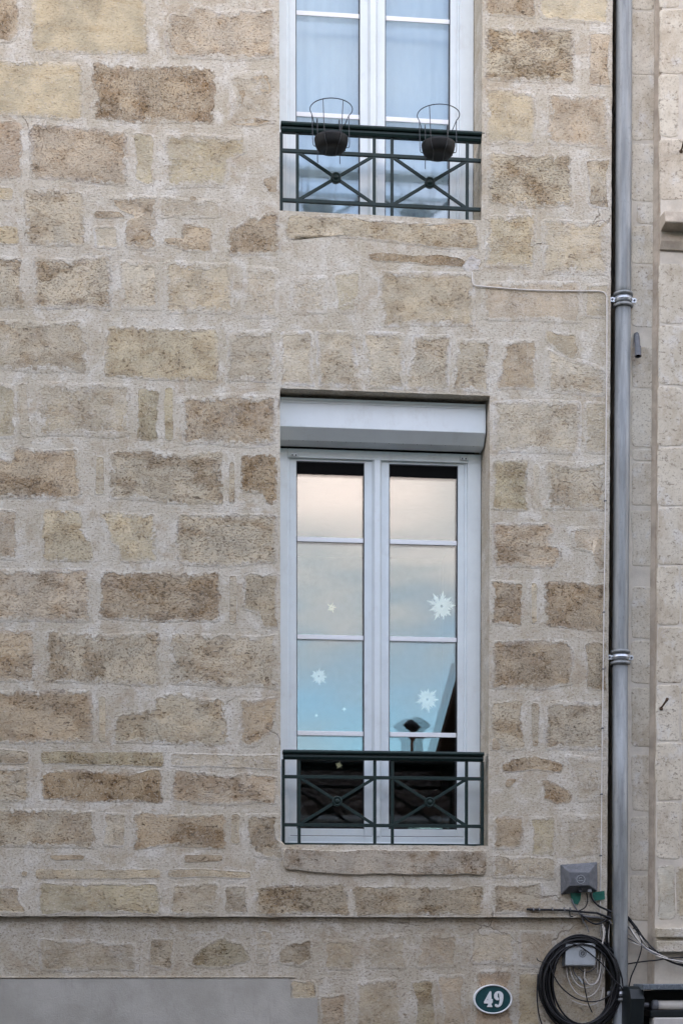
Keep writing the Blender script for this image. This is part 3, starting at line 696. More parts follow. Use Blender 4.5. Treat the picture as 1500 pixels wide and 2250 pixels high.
lwin = make_window(Lw, 'white double window with roller shutter box, between two stone reveals', True)
uwin = make_window(Uw, 'white double window above, curtain drawn behind the glass', False)

# roller shutter box over the lower window
x0, x1 = Lw['x0']+.003, Lw['x1']-.008
BY = .075
zt = PZ(616, 872, BY)
zf = PZ(616, 936, BY)
prof = [(FY-.002, zt), (BY, zt), (BY, zf), (BY+.052, zf-.050), (FY-.002, zf-.056)]
sb = MB().prism(prof, 'x', x0+.004, x1-.004).build('roller_shutter_box', M['shutter'], house, bevel=.003)
sb['label'] = 'white roller shutter box across the head of the lower window'
for xx in (x0, x1-.004):
    pr = [(FY-.001, zt+.002), (BY-.003, zt+.002), (BY-.003, zf-.001), (BY+.051, zf-.053), (FY-.001, zf-.059)]
    MB().prism(pr, 'x', xx, xx+.0045).build('end_cap', M['shutter'], sb)
MB().box(x0+.006, x1-.006, BY-.004, BY, zt-.014, zt-.001).build('top_trim', M['shutter'], sb, bevel=.002)
MB().box(x0+.006, x1-.006, BY-.0025, BY, zt-.0265, zt-.0165).build('top_trim', M['shutter'], sb, bevel=.002)
b = MB()
for k in range(14): b.lathe([(.002, 0), (.0016, -.0015)], (x0+.05+k*(x1-x0-.1)/13, BY+.056, zf-.050), 'z', 8)
b.build('screw', M['gasket'], sb)
for uu in (646, 1018):
    q = P(uu, 1000 if uu < 800 else 1008, FY)
    MB().box(q.x-.018, q.x+.018, FY-.014, FY-.0005, q.z-.010, q.z+.012).build('shutter_stop', M['shutter'], sb, bevel=.004)
    b = MB(); b.lathe([(.004, 0), (.004, .0015)], (q.x-.009, FY-.0155, q.z-.004), 'y', 10); b.lathe([(.004, 0), (.004, .0015)], (q.x+.009, FY-.0155, q.z-.004), 'y', 10); b.build('screw', M['gasket'], sb)

# curtains behind the upper window
for k, (gx0, gx1, gz0, gz1, GY) in enumerate(Uw['panes']):
    b = MB(); nx, nz = 60, 12; Y = GY+.11
    for i in range(nx+1):
        for j in range(nz+1):
            u_, w_ = i/nx, j/nz; x = gx0-.03+(gx1-gx0+.06)*u_
            y = Y+.0022*math.sin(u_*38+k*2+.6*math.sin(w_*3))+.003*math.sin(u_*17+w_*2)+.008*noise.noise(Vector((x*5, k, w_*6)))
            b.v.append(Vector((x, y, gz0-.03+(gz1-gz0+.06)*w_)))
    for i in range(nx):
        for j in range(nz): a = i*(nz+1)+j; b.face([a, a+nz+1, a+nz+2, a+1], True)
    o = b.build('curtain', M['curtain'])
    tag(o, 'sheer white curtain behind the %s pane of the upper window' % ('left' if k == 0 else 'right'), 'curtain', 'curtains of the upper window')

# paper stars stuck on the lower window's glass
def star(u, v, r, spikes, mat, label, rough=0):
    k = 0 if u < 830 else 1
    GY = Lw['panes'][k][4]; Y = GY+.034
    c = P(u, v, Y); r = r/440.*.99; b = MB(); rnd = random.Random(int(u))
    for q in range(spikes):
        a = 2*math.pi*q/spikes+rnd.uniform(-.12, .12); L = r*(1.0 if q % 2 == 0 else .74)*rnd.uniform(.86, 1.1); wd = .12*r
        d = Vector((math.cos(a), 0, math.sin(a))); n = Vector((-math.sin(a), 0, math.cos(a))); y = Vector((0, -.0001*q, 0))
        # each ray is a slim folded kite with a slit of glass on either side
        b.quad(c+y+d*(r*.12), c+y+d*(L*.55)+n*wd, c+y+d*L, c+y+d*(L*.55)-n*wd)
        if r > .03:
            for s_ in (-1, 1):
                e = (d*math.cos(.55)+n*s_*math.sin(.55)).normalized(); p0 = c+y+d*(L*.42)
                m_ = Vector((-e.z, 0, e.x)); b.quad(p0-m_*.0018, p0+e*(L*.34)-m_*.0012, p0+e*(L*.34)+m_*.0012, p0+m_*.0018)
    y = Vector((0, -.0001*spikes-.0001, 0)); n0 = len(b.v); nn = 2*spikes
    for q in range(nn):
        a = math.pi*2*q/nn; rr = r*(.44 if q % 2 else .33)
        b.v.append(c+y+Vector((math.cos(a)*rr, 0, math.sin(a)*rr)))
    for q in range(nn):
        a = math.pi*2*q/nn; b.v.append(c+y+Vector((math.cos(a)*r*.10, 0, math.sin(a)*r*.10)))
    for q in range(nn): b.face([n0+q, n0+(q+1) % nn, n0+nn+(q+1) % nn, n0+nn+q])
    o = b.build('paper_star', M[mat], fix=False); tag(o, label, 'paper star', 'paper stars on the lower window')
star(970, 1332, 34, 18, 'paper', 'largest cream paper star, upper one on the right pane')
star(938, 1537, 29, 18, 'paper', 'broad cream paper star, lower one on the right pane above the chimney reflection')
star(728, 1335, 12, 10, 'paperyellow', 'small straw yellow star high on the left pane')
star(700, 1486, 21, 16, 'paper', 'medium cream paper star on the left pane, largest there')
star(756, 1558, 6, 8, 'paper', 'tiny round cream star near the middle of the left pane')
star(695, 1572, 5, 7, 'paper', 'tiniest faint star, low near the left edge of the left pane')
star(744, 1681, 10, 9, 'paperyellow', 'small straw yellow star just below the green handrail')

# ------------------------------------------------------------------ iron railings
def make_railing():
    Y = .030
    x0, x1 = PX(621, 1700, Y), PX(1061, 1700, Y)
    z = {k: PZ(840, v, Y) for k, v in dict(top=1651, low=1672, r1=1709, r2=1814, bot=1857).items()}
    rl = thing('window_railing', 'dark green iron railing across the lower window, no baskets on it', 'railing', (x0, Y, z['bot']), 'green iron window railings')
    I = M['iron']
    # moulded handrail: flat cap over a narrower bead
    MB().prism([(-.026, .036), (-.030, .044), (-.026, .053), (.024, .053), (.028, .044), (.024, .036)], 'x', 0, 1).v
    h = z['top']-z['low']; zt_ = z['top']
    b = MB().prism([(Y-.026, zt_-.020), (Y-.031, zt_-.010), (Y-.026, zt_), (Y+.026, zt_), (Y+.031, zt_-.010), (Y+.026, zt_-.020)], 'x', x0, x1)
    b.build('handrail', I, rl, bevel=.003)
    MB().prism([(Y-.013, zt_-.046), (Y-.020, zt_-.034), (Y-.018, zt_-.0205), (Y+.018, zt_-.0205), (Y+.020, zt_-.034), (Y+.013, zt_-.046)], 'x', x0+.002, x1-.002).build('handrail_moulding', I, rl, bevel=.003)
    uprights = [PX(u, 1760, Y) for u in (622.5, 657, 823, 861.5, 1024, 1059)]
    wv = .0155
    zl = zt_-.046
    for i, x in enumerate(uprights):
        MB().box(x-wv/2, x+wv/2, Y-.006, Y+.006, z['bot']-.004, zl).build('upright', I, rl, bevel=.0015)
    for k in ('r1', 'r2', 'bot'):
        b = MB()
        MB().box(x0+.002, x1-.002, Y-.0075, Y+.0075, z[k]-.0085, z[k]+.0085).build('cross_rail', I, rl, bevel=.0015)
    for (a, c) in ((1, 2), (3, 4)):
        xa, xb = uprights[a]+wv/2, uprights[c]-wv/2; za, zb = z['r1']-.0065, z['r2']+.0065
        MB().bar((xa, Y-.0005, za), (xb, Y-.0005, zb), .0150, .0095).build('diagonal_bar', I, rl, bevel=.0015)
        MB().bar((xa, Y+.0005, zb), (xb, Y+.0005, za), .0150, .0103).build('diagonal_bar', I, rl, bevel=.0015)
        c_ = Vector(((xa+xb)/2, Y, (za+zb)/2))
        ro = MB().lathe([(.020, .014), (.0255, .010), (.0255, -.010), (.0235, -.014), (.017, -.014), (.0155, -.0105), (.0125, -.0105), (.011, -.016), (.004, -.019)], c_, 'y', 28).build('rosette', I, rl)
    return rl, x0, z
rail, rx0, rz = make_railing()
urail = copy_tree(rail)
q = P(617.5, 268, .030-.031)
urail.location = (q.x, .030, urail.location.z+(q.z-rz['top']+.010))
urail['label'] = 'dark green iron railing across the upper window with two empty pot holders'
Z_UT = q.z+.010      # top of the upper handrail

# ------------------------------------------------------------------ empty wire flower pot holders on the upper railing
def make_pot():
    Y = .030
    q = P(724, 262, Y-.05)
    o = thing('pot_holder', 'left empty wire pot holder hooked on the upper green railing', 'flowerpot holder', (q.x, Y-.13, Z_UT), 'wire pot holders on the upper railing')
    c = Vector((q.x, Y-.13, PZ(724, 240, Y-.13)+.0))
    rr = .103; wr = .0022
    arc = [c+Vector((math.cos(t)*rr, -math.sin(t)*rr, 0)) for t in [R(-28+236*i/26) for i in range(27)]]
    MB().tube(arc, wr, 8).build('ring', M['wire'], o)
    # saucer seen from below
    zs = PZ(724, 317, Y-.13); sc = Vector((q.x, Y-.13, zs))
    MB().lathe([(.040, -.030), (.060, -.028), (.070, -.020), (.078, -.004), (.081, .012), (.083, .018), (.083, .026), (.076, .026), (.066, -.004), (.03, -.020)], sc, 'z', 36).build('saucer', M['pot'], o)
    w = MB()
    for t in (R(62), R(118)):
        p0 = c+Vector((math.cos(t)*rr, -math.sin(t)*rr, 0)); p1 = sc+Vector((math.cos(t)*.084, -math.sin(t)*.084, .012)); p2 = sc+Vector((math.cos(t)*.055, -math.sin(t)*.055, -.031))
        p3 = sc+Vector((math.cos(t)*.055, math.sin(t)*.055, -.031))
        MB().tube(smooth_path([p0, p1, p2, p3], 5), wr*.9, 8).build('cage_wire', M['wire'], o)
    for s_ in (-1, 1):
        p0 = arc[0] if s_ > 0 else arc[-1]
        p1 = sc+Vector((s_*.088, .0, -.004)); p2 = sc+Vector((s_*.072, 0, -.012))
        MB().tube(smooth_path([p0, p0.lerp(p1, .5), p1, p2], 5), wr*.9, 8).build('side_wire', M['wire'], o)
        # short back strut from the ring to the rail, and the hook that grips it
        MB().tube([p0, Vector((c.x+s_*.072, Y-.030, c.z-.03))], wr*.9, 8).build('strut', M['wire'], o)
        hx = c.x+s_*.055-.004
        hk = [(hx, Y+.034, Z_UT-.03), (hx, Y+.034, Z_UT+.012), (hx, Y, Z_UT+.022), (hx, Y-.034, Z_UT+.012), (hx, Y-.040, Z_UT-.05), (hx, Y-.044, zs-.015), (hx, Y-.05, zs-.052)]
        MB().tube(smooth_path(hk, 5), wr*.9, 8).build('hook', M['wire'], o)
    MB().tube([sc+Vector((-.07, 0, -.026)), sc+Vector((.07, 0, -.026))], wr, 8).build('cross_wire', M['wire'], o)
    return o
pot = make_pot()
pot2 = copy_tree(pot)
dx = P(959, 283, -.1).x-P(724, 262, -.1).x
pot2.location = (pot.location.x+dx, pot.location.y, pot.location.z)
pot2.rotation_euler.z = R(-6)
pot2['label'] = 'right empty wire pot holder hooked on the upper green railing'

# ------------------------------------------------------------------ neighbouring house on the right
nb = thing('neighbour_house', 'pale smooth limestone house beyond the grey downpipe, with a moulded window sill', 'house', (0, 0, 0))
SY_, NY = .045, -.02
XS0, XS1 = PX(1360, 1000, SY_), PX(1436, 1000, SY_)
NX = PX(1446, 1000, NY)
def nwall(name, x0, x1, Y): 
    return wall_sheet(name, x0, x1, -.13, TOP, [], Y, .42, nb, M['dressed'], vx=(2.0, 2.6))
nwall('pier', XS0+.004, NX+.03, SY_)
nwall('wall', NX, 40.0, NY)
MB().box(NX+.03, 40, .43, 9, -.13, TOP).build('rear_rooms', M['render'], nb)
MB().prism([(-.35, TOP+.002), (-.35, TOP+.12), (4.5, TOP+2.0), (9.3, TOP+.12), (9.3, TOP+.002)], 'x', XR+.01, 40).build('roof', M['tile'], nb)
# return moulding along the step
MB().prism([(NX-.004, NY+.022), (NX-.001, NY+.004), (NX+.02, NY+.004), (NX+.02, SY_+.01), (NX-.022, SY_+.01), (NX-.018, SY_-.006), (NX-.004, SY_-.03)], 'z', 1.0, TOP-.2).build('corner_moulding', M['stained'], nb, bevel=.004)
def mk_dressed():
    m, t = new_mat('dressed_block'); co = t.n('ShaderNodeTexCoord').outputs['Object']; oi = t.n('ShaderNodeObjectInfo')
    a = t.noise(co, 8, 6, .65); g = t.noise(co, 120, 3, .6); b_ = t.noise(t.mapping(co, (.7, 1, 1.1), (5, 2, 1)), 70, 4, .6)
    c = t.mix(t.ss(a, .35, .65), t.mix(1.0, oi.outputs['Color'], (.92, .90, .87), 'MULTIPLY'), t.mix(1.0, oi.outputs['Color'], (1.09, 1.09, 1.09), 'MULTIPLY'))
    c = t.mix(t.mul(t.ss(t.noise(t.mapping(co, (1, 1, .6), (2, 8, 3)), 7, 7, .72), .47, .64), .75), c, (.43, .36, .265))
    c = t.mix(t.mul(t.ss(t.noise(t.mapping(co, (1, 1, .8), (8, 3, 6)), 14, 7, .7), .52, .66), .6), c, (.64, .62, .57))
    c = t.mix(t.mul(t.ss(g, .52, .68), .6), c, (.34, .29, .23)); c = t.mix(t.mul(t.ss(b_, .57, .66), .7), c, (.22, .18, .14))
    finish(t, c, .94, t.math('SUBTRACT', t.mul(g, .5), t.mul(t.ss(b_, .62, .70), .6)), .5, .004, spec=.12); return m
M['dressed_block'] = mk_dressed()
def nstone(u0, v0, u1, v1, Y, tint='M', pits=.35, smear=.35, rim=.2):
    tc = TINT[tint] if isinstance(tint, str) else tint
    o = stone([(u0, v0), (u1, v0+1), (u1, v1+1), (u0, v1)], tuple(.40*c+.60*w for c, w in zip(tc, (.60, .555, .465))), pits, smear*.45, 0.0, Y=Y, rag=.75, parent=nb, proud=.0018, wide=.012, grow=.007)
    o.data.materials[0] = M['dressed_block']
cuts = [-260, -120, 18, 162, 302, 440]
for a, b_ in zip(cuts[:-1], cuts[1:]): nstone(1450, a+4, 1488 if (cuts.index(a) % 2) else 1530, b_-3, NY, random.choice('MMPM'), .4, .4)
cuts = [578, 714, 848, 982, 1113, 1243, 1375, 1502, 1631, 1760, 1890]
tn = ['M', 'M', 'M', 'G', 'M', 'T', 'T', 'M', 'T', 'M']
for i, (a, b_) in enumerate(zip(cuts[:-1], cuts[1:])):
    br = 1497 if i % 2 == 0 else 1490
    if i in (1, 3, 4): br = 1540
    nstone(1449-i*.7, a+3, br, b_-4, NY, tn[i], .3+.3*(i in (3, 5)), .35)
    if br < 1500: nstone(br+6, a+3, 1610, b_-4, NY, random.choice('MTM'), .4, .35)
for (a, b_, x0_, t_, pt, sm_) in ((-60, 20, 1394, 'Y', .2, .5), (26, 162, 1392, 'M', .2, .6), (168, 308, 1406, 'T', .6, .7), (316, 440, 1388, 'M', .3, .6), (448, 492, 1400, 'W', .2, .5), (497, 578, 1396, 'Y', .3, .6), (584, 716, 1397, 'M', .2, .1),
                    (764, 850, 1398, 'P', .3, .6), (858, 980, 1396, 'M', .4, .6), (988, 1010, 1398, 'M', .3, .4), (1018, 1110, 1398, 'P', .4, .6), (1124, 1244, 1402, 'M', .3, .2), (1290, 1400, 1390, 'T', .5, .7), (1410, 1500, 1394, 'T', .6, .6), (1512, 1640, 1396, 'O', .6, .6),
                    (1660, 1780, 1392, 'T', .6, .6), (1795, 1910, 1386, 'M', .4, .6), (1925, 2020, 1384, 'T', .5, .7)):
    tc_ = TINT[t_]; nstone(min(x0_, 1388) if t_ != 'W' else x0_, a, 1435, b_, SY_, tuple(.6*c+.4*w for c, w in zip(tc_, (.58, .53, .44))), pt*.6, sm_*.8, .0)
for (pl, t_) in (([(1448,1740),(1486,1738),(1490,1760),(1484,1800),(1448,1796)],'W'), ([(1446,1920),(1480,1918),(1480,2022),(1446,2022)],'W')):
    pass
stone([(1446,1905),(1480,1903),(1480,2018),(1446,2020)], 'W', .2, .45, Y=NY, parent=nb, rag=.5); stone([(1486,1905),(1560,1905),(1560,2018),(1486,2020)], 'T', .4, .5, Y=NY, parent=nb, rag=.5)
# moulded sill of the neighbour's window
zc = {k: PZ(1480, v, NY-.09) for k, v in dict(a=462, b=494, c=513, d=534).items()}
xq = PX(1453, 500, NY-.05)
MB().prism([(NY, zc['a']), (NY-.09, zc['a']-.004), (NY-.105, zc['b']+.01), (NY-.10, zc['b']+.004), (NY-.03, zc['b']-.006), (NY-.03, zc['c']-.01), (NY-.012, zc['d']), (NY, zc['d'])], 'x', xq, xq+1.5).build('window_sill', M['stained'], nb, bevel=.003)
# base course mouldings low down
xq = PX(1441, 2050, NY-.03)
za, zb_, zc_, zd_ = [PZ(1480, v, NY-.035) for v in (2039, 2060, 2067, 2092)]
MB().box(xq, xq+6, NY-.045, NY+.01, zb_, za).build('base_course', M['mortar'], nb, bevel=.006)
MB().box(xq+.004, xq+6, NY-.024, NY+.01, zc_, zb_).build('base_course', M['mortar'], nb)
MB().box(xq+.002, xq+6, NY-.04, NY+.01, zd_, zc_).build('base_course', M['mortar'], nb, bevel=.005)

# ------------------------------------------------------------------ downpipe
PR = .040
PYc = .012
def pipe_c(v): # centre line of the pipe in the photograph
    return 1373-12*min(1, max(0, v/1500))
dp = thing('downpipe', 'tall grey zinc downpipe fixed between the two stone houses', 'downpipe', (PX(1361, 1500, PYc), PYc, 0))
seg = [(-700, 660), (660, 1445), (1445, 2183), (2183, 2900)]
for (a, b_) in seg:
    pa, pb = P(pipe_c(a), a, PYc), P(pipe_c(b_), b_, PYc)
    d = (pa-pb); L = d.length
    MB().tube([pb, pb.lerp(pa, .02), pb.lerp(pa, .5), pa], [PR, PR, PR, PR*.97], 32).build('pipe_length', M['zinc'], dp)
for v in (660, 1445, 2183):
    c = P(pipe_c(v), v, PYc)
    clamp = MB()
    bnd = clamp.lathe([(PR+.001, -.013), (PR+.0045, -.012), (PR+.0045, .012), (PR+.001, .013)], c, 'z', 32)
    cl = clamp.build('clamp', M['galv'], dp)
    MB().lathe([(PR+.001, -.0035), (PR+.007, -.0025), (PR+.007, .0025), (PR+.001, .0035)], c, 'z', 32).build('bead', M['galv'], cl)
    for dz in (-.030, .027):
        b = MB(); ring = [c+Vector((math.cos(2*math.pi*k/32)*(PR+.003), math.sin(2*math.pi*k/32)*(PR+.003), dz)) for k in range(32)]
        b.tube(ring, .0085, 8, closed=True); b.build('pipe_collar', M['zinc'], dp)
    for s_ in (-1, 1):
        x = c.x+s_*(PR+.014)
        MB().prism([(x-.014, c.z-.012), (x+.008, c.z-.012), (x+.014, c.z-.006), (x+.014, c.z+.006), (x+.008, c.z+.012), (x-.014, c.z+.012)] if s_ > 0 else
                   [(x+.014, c.z-.012), (x-.008, c.z-.012), (x-.014, c.z-.006), (x-.014, c.z+.006), (x-.008, c.z+.012), (x+.014, c.z+.012)], 'y', PYc-.006, PYc+.006).build('ear', M['galv'], cl, bevel=.001)
        MB().lathe([(.0055, 0), (.0055, -.004), (.003, -.006)], (x+s_*.003, PYc-.006, c.z), 'y', 6).build('bolt', M['boxdark'], cl)

# small overflow elbow and the two iron hooks on the neighbour's wall
o = thing('overflow_pipe', 'short grey elbow pipe stub sticking out right of the downpipe', 'pipe', P(1399, 745, SY_))
pth = smooth_path([P(1397, 736, SY_+.01), P(1398, 742, SY_-.03), P(1399, 756, SY_-.055), P(1400, 770, SY_-.065)], 5)
MB().tube(pth, .0145, 16, caps=False).build('elbow', M['boxdark'], o)
e0, e1 = P(1400, 762, SY_-.062), P(1401, 783, SY_-.072)
b = MB(); b.tube([e0, e1], .0165, 18, caps=False); b.tube([e1, e0], .0135, 18, caps=False)
b.build('spout', M['boxdark'], o, fix=False)
MB().tube([e0.lerp(e1, .80), e0.lerp(e1, .82)], .0134, 18).build('bore_shade', M['matblack'], o)  # black disc added for the shade inside the spout
for (u, v, du, dv, lab) in ((1451, 1557, 12, -18, 'rusty iron hook on the neighbour wall, beside the lower pipe clamp'), (1495, 333, 5, -16, 'rusty iron hook at the far right edge, near the upper railing height')):
    a = P(u, v, NY); c = P(u+du, v+dv, NY-.06)
    o = thing('wall_hook', lab, 'hook', a, 'iron hooks on the neighbour wall')
    MB().tube([a+Vector((0, .01, 0)), a.lerp(c, .5), c], [.0045, .005, .0055], 8).build('shank', M['steel'], o)
    MB().tube([c-Vector((.001, 0, .004)), c+Vector((.003, -.004, .008)), c+Vector((.004, -.004, .012))], [.007, .0085, .006], 8).build('tip', M['steel'], o)
    MB().lathe([(.010, .0), (.010, -.004), (.005, -.007)], a, 'y', 10).build('wall_plate', M['steel'], o)

# ------------------------------------------------------------------ thin white cable along the wall
cab = [(1036,598),(1037,612),(1039,624),(1048,628),(1080,631),(1160,637),(1240,639),(1300,639),(1322,641),(1330,648),(1332,665),(1332,760),(1331,900),(1329,1100),(1327,1250),(1325,1400),(1323,1550),(1321,1700),(1320,1850),(1318,1960),(1318,2010)]
pts = [P(u, v, -.009) for u, v in cab]
tag(MB().tube(smooth_path(pts, 4), .0032, 8).build('wall_cable', M['whitecable']), 'thin white cable running across and down the wall beside the downpipe', 'cable')
for v, wh in ((1100, 'topmost of six'), (1345, 'second of six from the top'), (1470, 'beside the lower pipe clamp'), (1600, 'fourth of six from the top'), (1745, 'second of six from the bottom'), (1880, 'lowest, just above the dark junction box')):
    u = 1329-(v-1100)*.0125; c = P(u, v, -.010)
    tag(MB().box(c.x-.006, c.x+.006, c.y-.004, .004, c.z-.003, c.z+.003).build('cable_clip', M['boxdark'], bevel=.001), 'small dark clip holding the thin white cable, '+wh, 'clip', 'clips on the thin white cable')

# ------------------------------------------------------------------ junction boxes
def quadstrip(b, A, B):
    n = len(b.v); m = len(A); b.v += A+B
    for i in range(m): b.face([n+i, n+(i+1) % m, n+m+(i+1) % m, n+m+i])
jb = thing('junction_box', 'weathered dark grey junction box with sloping faces and a round lock', 'junction box', P(1272, 1965, 0))
D = .075
o4 = [P(1231,1900,-.012), P(1311,1894,-.012), P(1312,1958,-.012), P(1232,1965,-.012)]
i4 = [P(1250,1917,-D), P(1294,1917,-D), P(1294,1945,-D), P(1250,1946,-D)]
b4 = [Vector((p.x, .01, p.z)) for p in o4]
b = MB(); quadstrip(b, b4, o4); quadstrip(b, o4, i4); n = len(b.v); b.v += i4; b.face([n, n+1, n+2, n+3])
b.build('cover', M['boxdark'], jb, bevel=.003)
c = P(1275, 1932, -D); b = MB()
b.tube([c+Vector((math.cos(t)*.021, -.0005, math.sin(t)*.021)) for t in [2*math.pi*k/28 for k in range(28)]], .0012, 6, closed=True)
for k in range(4): b.box(c.x-.012+k*.0065, c.x-.008+k*.0065, c.y-.0015, c.y+.001, c.z-.009, c.z-.005)
b.tube([c+Vector((-.010, -.0005, 0)), c+Vector((-.006, -.0005, .008)), c+Vector((.004, -.0005, .009))], .0011, 6)
b.build('embossed_mark', M['boxlight'], jb)
c = P(1273, 1956, -.045); MB().lathe([(.012, .01), (.012, -.012), (.009, -.014), (.008, -.010), (.003, -.010)], c, 'y', 20).build('lock', M['gasket'], jb)
c = P(1294, 1957, -.035); MB().box(c.x-.010, c.x+.010, c.y-.004, c.y+.01, c.z-.007, c.z+.008).build('tab', M['boxlight'], jb, bevel=.001)
for (pl, lab) in (([(1252,1962),(1276,1962),(1274,1978),(1268,1988),(1256,1984)], 'strip of green tape hanging under the dark grey junction box'), ([(1301,1961),(1327,1957),(1328,1976),(1302,1980)], 'strip of green tape round the thin white cable right of the dark box')):
    A = [P(u, v, -.016) for u, v in pl]; B = [p+Vector((0, .004, 0)) for p in A]
    b = MB(); quadstrip(b, A, B); n = len(b.v); m = len(A); b.v += A+B; b.face(list(range(n, n+m))); b.face(list(range(n+m, n+2*m))[::-1])
    tag(b.build('tape', M['tape']), lab, 'tape', 'green tape by the cables')

LY = LOWY
jb2 = thing('junction_box', 'pale grey square junction box inside the black cable coil', 'junction box', P(1275, 2122, LY))
xa, xb = PX(1241, 2095, LY-.06), PX(1308, 2095, LY-.06); za, zb_ = PZ(1275, 2122, LY-.06), PZ(1275, 2072, LY-.06)
MB().box(xa, xb, LY-.062, LY+.01, za, zb_).build('cover', M['boxlight'], jb2, bevel=.006)
MB().box(xa-.003, xb+.003, LY-.018, LY+.01, za-.004, zb_+.002).build('back_box', M['boxlight'], jb2, bevel=.004)
c = P(1279, 2095, LY-.063); b = MB()
for r_ in (.018, .010): b.tube([c+Vector((math.cos(t)*r_, 0, math.sin(t)*r_)) for t in [2*math.pi*k/24 for k in range(24)]], .0012, 6, closed=True)
b.tube([c+Vector((-.007, 0, -.006)), c+Vector((-.005, 0, .006)), c+Vector((.004, 0, .006))], .0012, 6); b.tube([c+Vector((0, 0, -.007)), c+Vector((.006, 0, -.002)), c+Vector((.001, 0, .002))], .0012, 6)
b.build('embossed_mark', M['gasket'], jb2)

# ------------------------------------------------------------------ cable coil and loose wires
coil = thing('cable_coil', 'big coil of black cable hanging on the wall round a pale junction box', 'cable coil', P(1275, 2060, LY))
rnd = random.Random(11)
cx, cyy, RX, RY = 1276, 2156, 83, 97
for k in range(34):
    f = k/33
    ox, oy = rnd.uniform(-3, 3), rnd.uniform(-2, 6)+4*f
    r1 = RX-12+23*rnd.random(); r2 = RY-13+20*rnd.random()
    yy = LY-.012-.05*rnd.random(); ph = rnd.uniform(0, 6.28)
    pts = []
    for i in range(40):
        t = 2*math.pi*i/40
        w = 1+.018*math.sin(2*t+ph)+.012*math.sin(3*t+2*ph)
        low = max(0, -math.sin(t)); left = max(0, -math.cos(t))
        pts.append(P(cx+ox+math.cos(t)*(r1*w-3*left*(k % 3)), cyy+oy-math.sin(t)*(r2*w+low*6*(k % 4)/2), yy+.008*math.sin(t+ph)))
    MB().tube(pts, .0050, 8, closed=True).build('cable_loop', M['cable'], coil)
for (pp, r_, nm) in (([(1206,2114),(1214,2140),(1235,2172),(1270,2196),(1310,2200),(1340,2184),(1352,2160)], .0034, 'loose_turn'),
                 ([(1241,2074),(1260,2074),(1282,2085),(1323,2119),(1345,2150),(1363,2168),(1378,2194)], .0036, 'loose_turn'),
                 ([(1181,2140),(1179,2182),(1181,2215),(1186,2240),(1194,2262)], .0034, 'loose_end'), ([(1206,2115),(1190,2114),(1181,2110),(1178,2104)], .0022, 'tie')):
    MB().tube(smooth_path(PP(pp, LY-.075), 6), r_, 8).build(nm, M['cable'], coil)

wb = thing('white_wires', 'bunch of thin white wires looping below the pale junction box', 'wires', P(1275, 2125, LY))
rnd = random.Random(5)
loops = [[(1244,2124),(1247,2150),(1262,2178),(1285,2191),(1306,2182),(1318,2158),(1322,2120),(1325,2080),(1324,2048),(1318,2028)],
         [(1250,2124),(1258,2150),(1275,2168),(1297,2168),(1313,2150),(1320,2115),(1322,2075),(1326,2050),(1330,2030)],
         [(1258,2124),(1262,2140),(1280,2160),(1302,2162),(1316,2150),(1319,2110),(1322,2070)], [(1284,2130),(1284,2150),(1296,2164),(1312,2156),(1318,2130),(1321,2090),(1325,2050),(1322,2035)],
         [(1270,2126),(1285,2136),(1305,2128),(1312,2110)], [(1256,2198),(1275,2206),(1300,2208),(1318,2196),(1324,2170)], [(1316,2090),(1312,2116),(1312,2140)], [(1326,2085),(1328,2110),(1324,2140)]]
for k, pp in enumerate(loops):
    yy = LY-.02-.006*(k % 4)
    MB().tube(smooth_path(PP(pp, yy), 6), .0027 if k < 5 else .002, 7).build('wire', M['whitecable'] if k not in (2, 4) else M['greycable'], wb)
tg = P(1274, 2152, LY-.034)
MB().prism([(tg.x-.012, tg.z+.016), (tg.x-.004, tg.z+.014), (tg.x+.016, tg.z-.016), (tg.x+.010, tg.z-.022)], 'y', tg.y-.001, tg.y+.001).build('tag', M['boxlight'], wb)

# horizontal conduit with clips
cd_ = thing('conduit', 'short black conduit with pale clips left of the tangled wires', 'conduit', P(1155, 1998, 0))
MB().tube(smooth_path([P(1156,1998,-.012), P(1200,1999,-.013), P(1240,2000,-.014), P(1270,2003,-.016), P(1310,2006,-.02)], 4), .0055, 8).build('pipe', M['cable'], cd_)
for u in (1171, 1184, 1213, 1239, 1252):
    c = P(u, 1999, -.013); b = MB(); b.lathe([(.0078, -.003), (.0078, .003)], c, 'x', 12); b.box(c.x-.003, c.x+.003, -.01, .004, c.z+.005, c.z+.012); b.build('clip', M['greycable'], cd_)
# tangle between the boxes and the pipe
tw = thing('cable_tangle', 'tangle of black and grey cables running from the dark box behind the downpipe', 'cables', P(1290, 2000, 0))
tang = [([(1254,1975),(1262,1992),(1274,2008),(1290,2014),(1312,2016),(1336,2022),(1342,2030)], .0045, 'greycable'), ([(1288,1962),(1290,1980),(1284,1994),(1270,2002)], .003, 'cable'), ([(1297,1962),(1301,1976),(1314,1990),(1330,1998),(1342,2004)], .0055, 'cable'),
        ([(1274,2006),(1280,2022),(1288,2036),(1293,2048)], .003, 'greycable'), ([(1276,2010),(1296,2026),(1312,2030),(1332,2020),(1340,2010)], .0045, 'cable'), ([(1310,2006),(1326,2012),(1342,2018)], .006, 'cable'), ([(1336,1998),(1334,2014),(1330,2034),(1332,2070)], .0045, 'cable'),
        ([(1340,2008),(1337,2030),(1334,2060),(1340,2100),(1342,2150)], .004, 'cable'), ([(1322,2030),(1328,2048),(1324,2066),(1318,2080)], .0027, 'whitecable'), ([(1317,1980),(1318,2000),(1320,2030),(1318,2052),(1324,2070)], .0025, 'greycable'), ([(1338,2022),(1336,2050),(1336,2075)], .003, 'whitecable'),
        ([(1280,2150),(1290,2200),(1300,2225)], .003, 'cable'), ([(1250,1998),(1252,2012),(1258,2014)], .003, 'cable')]
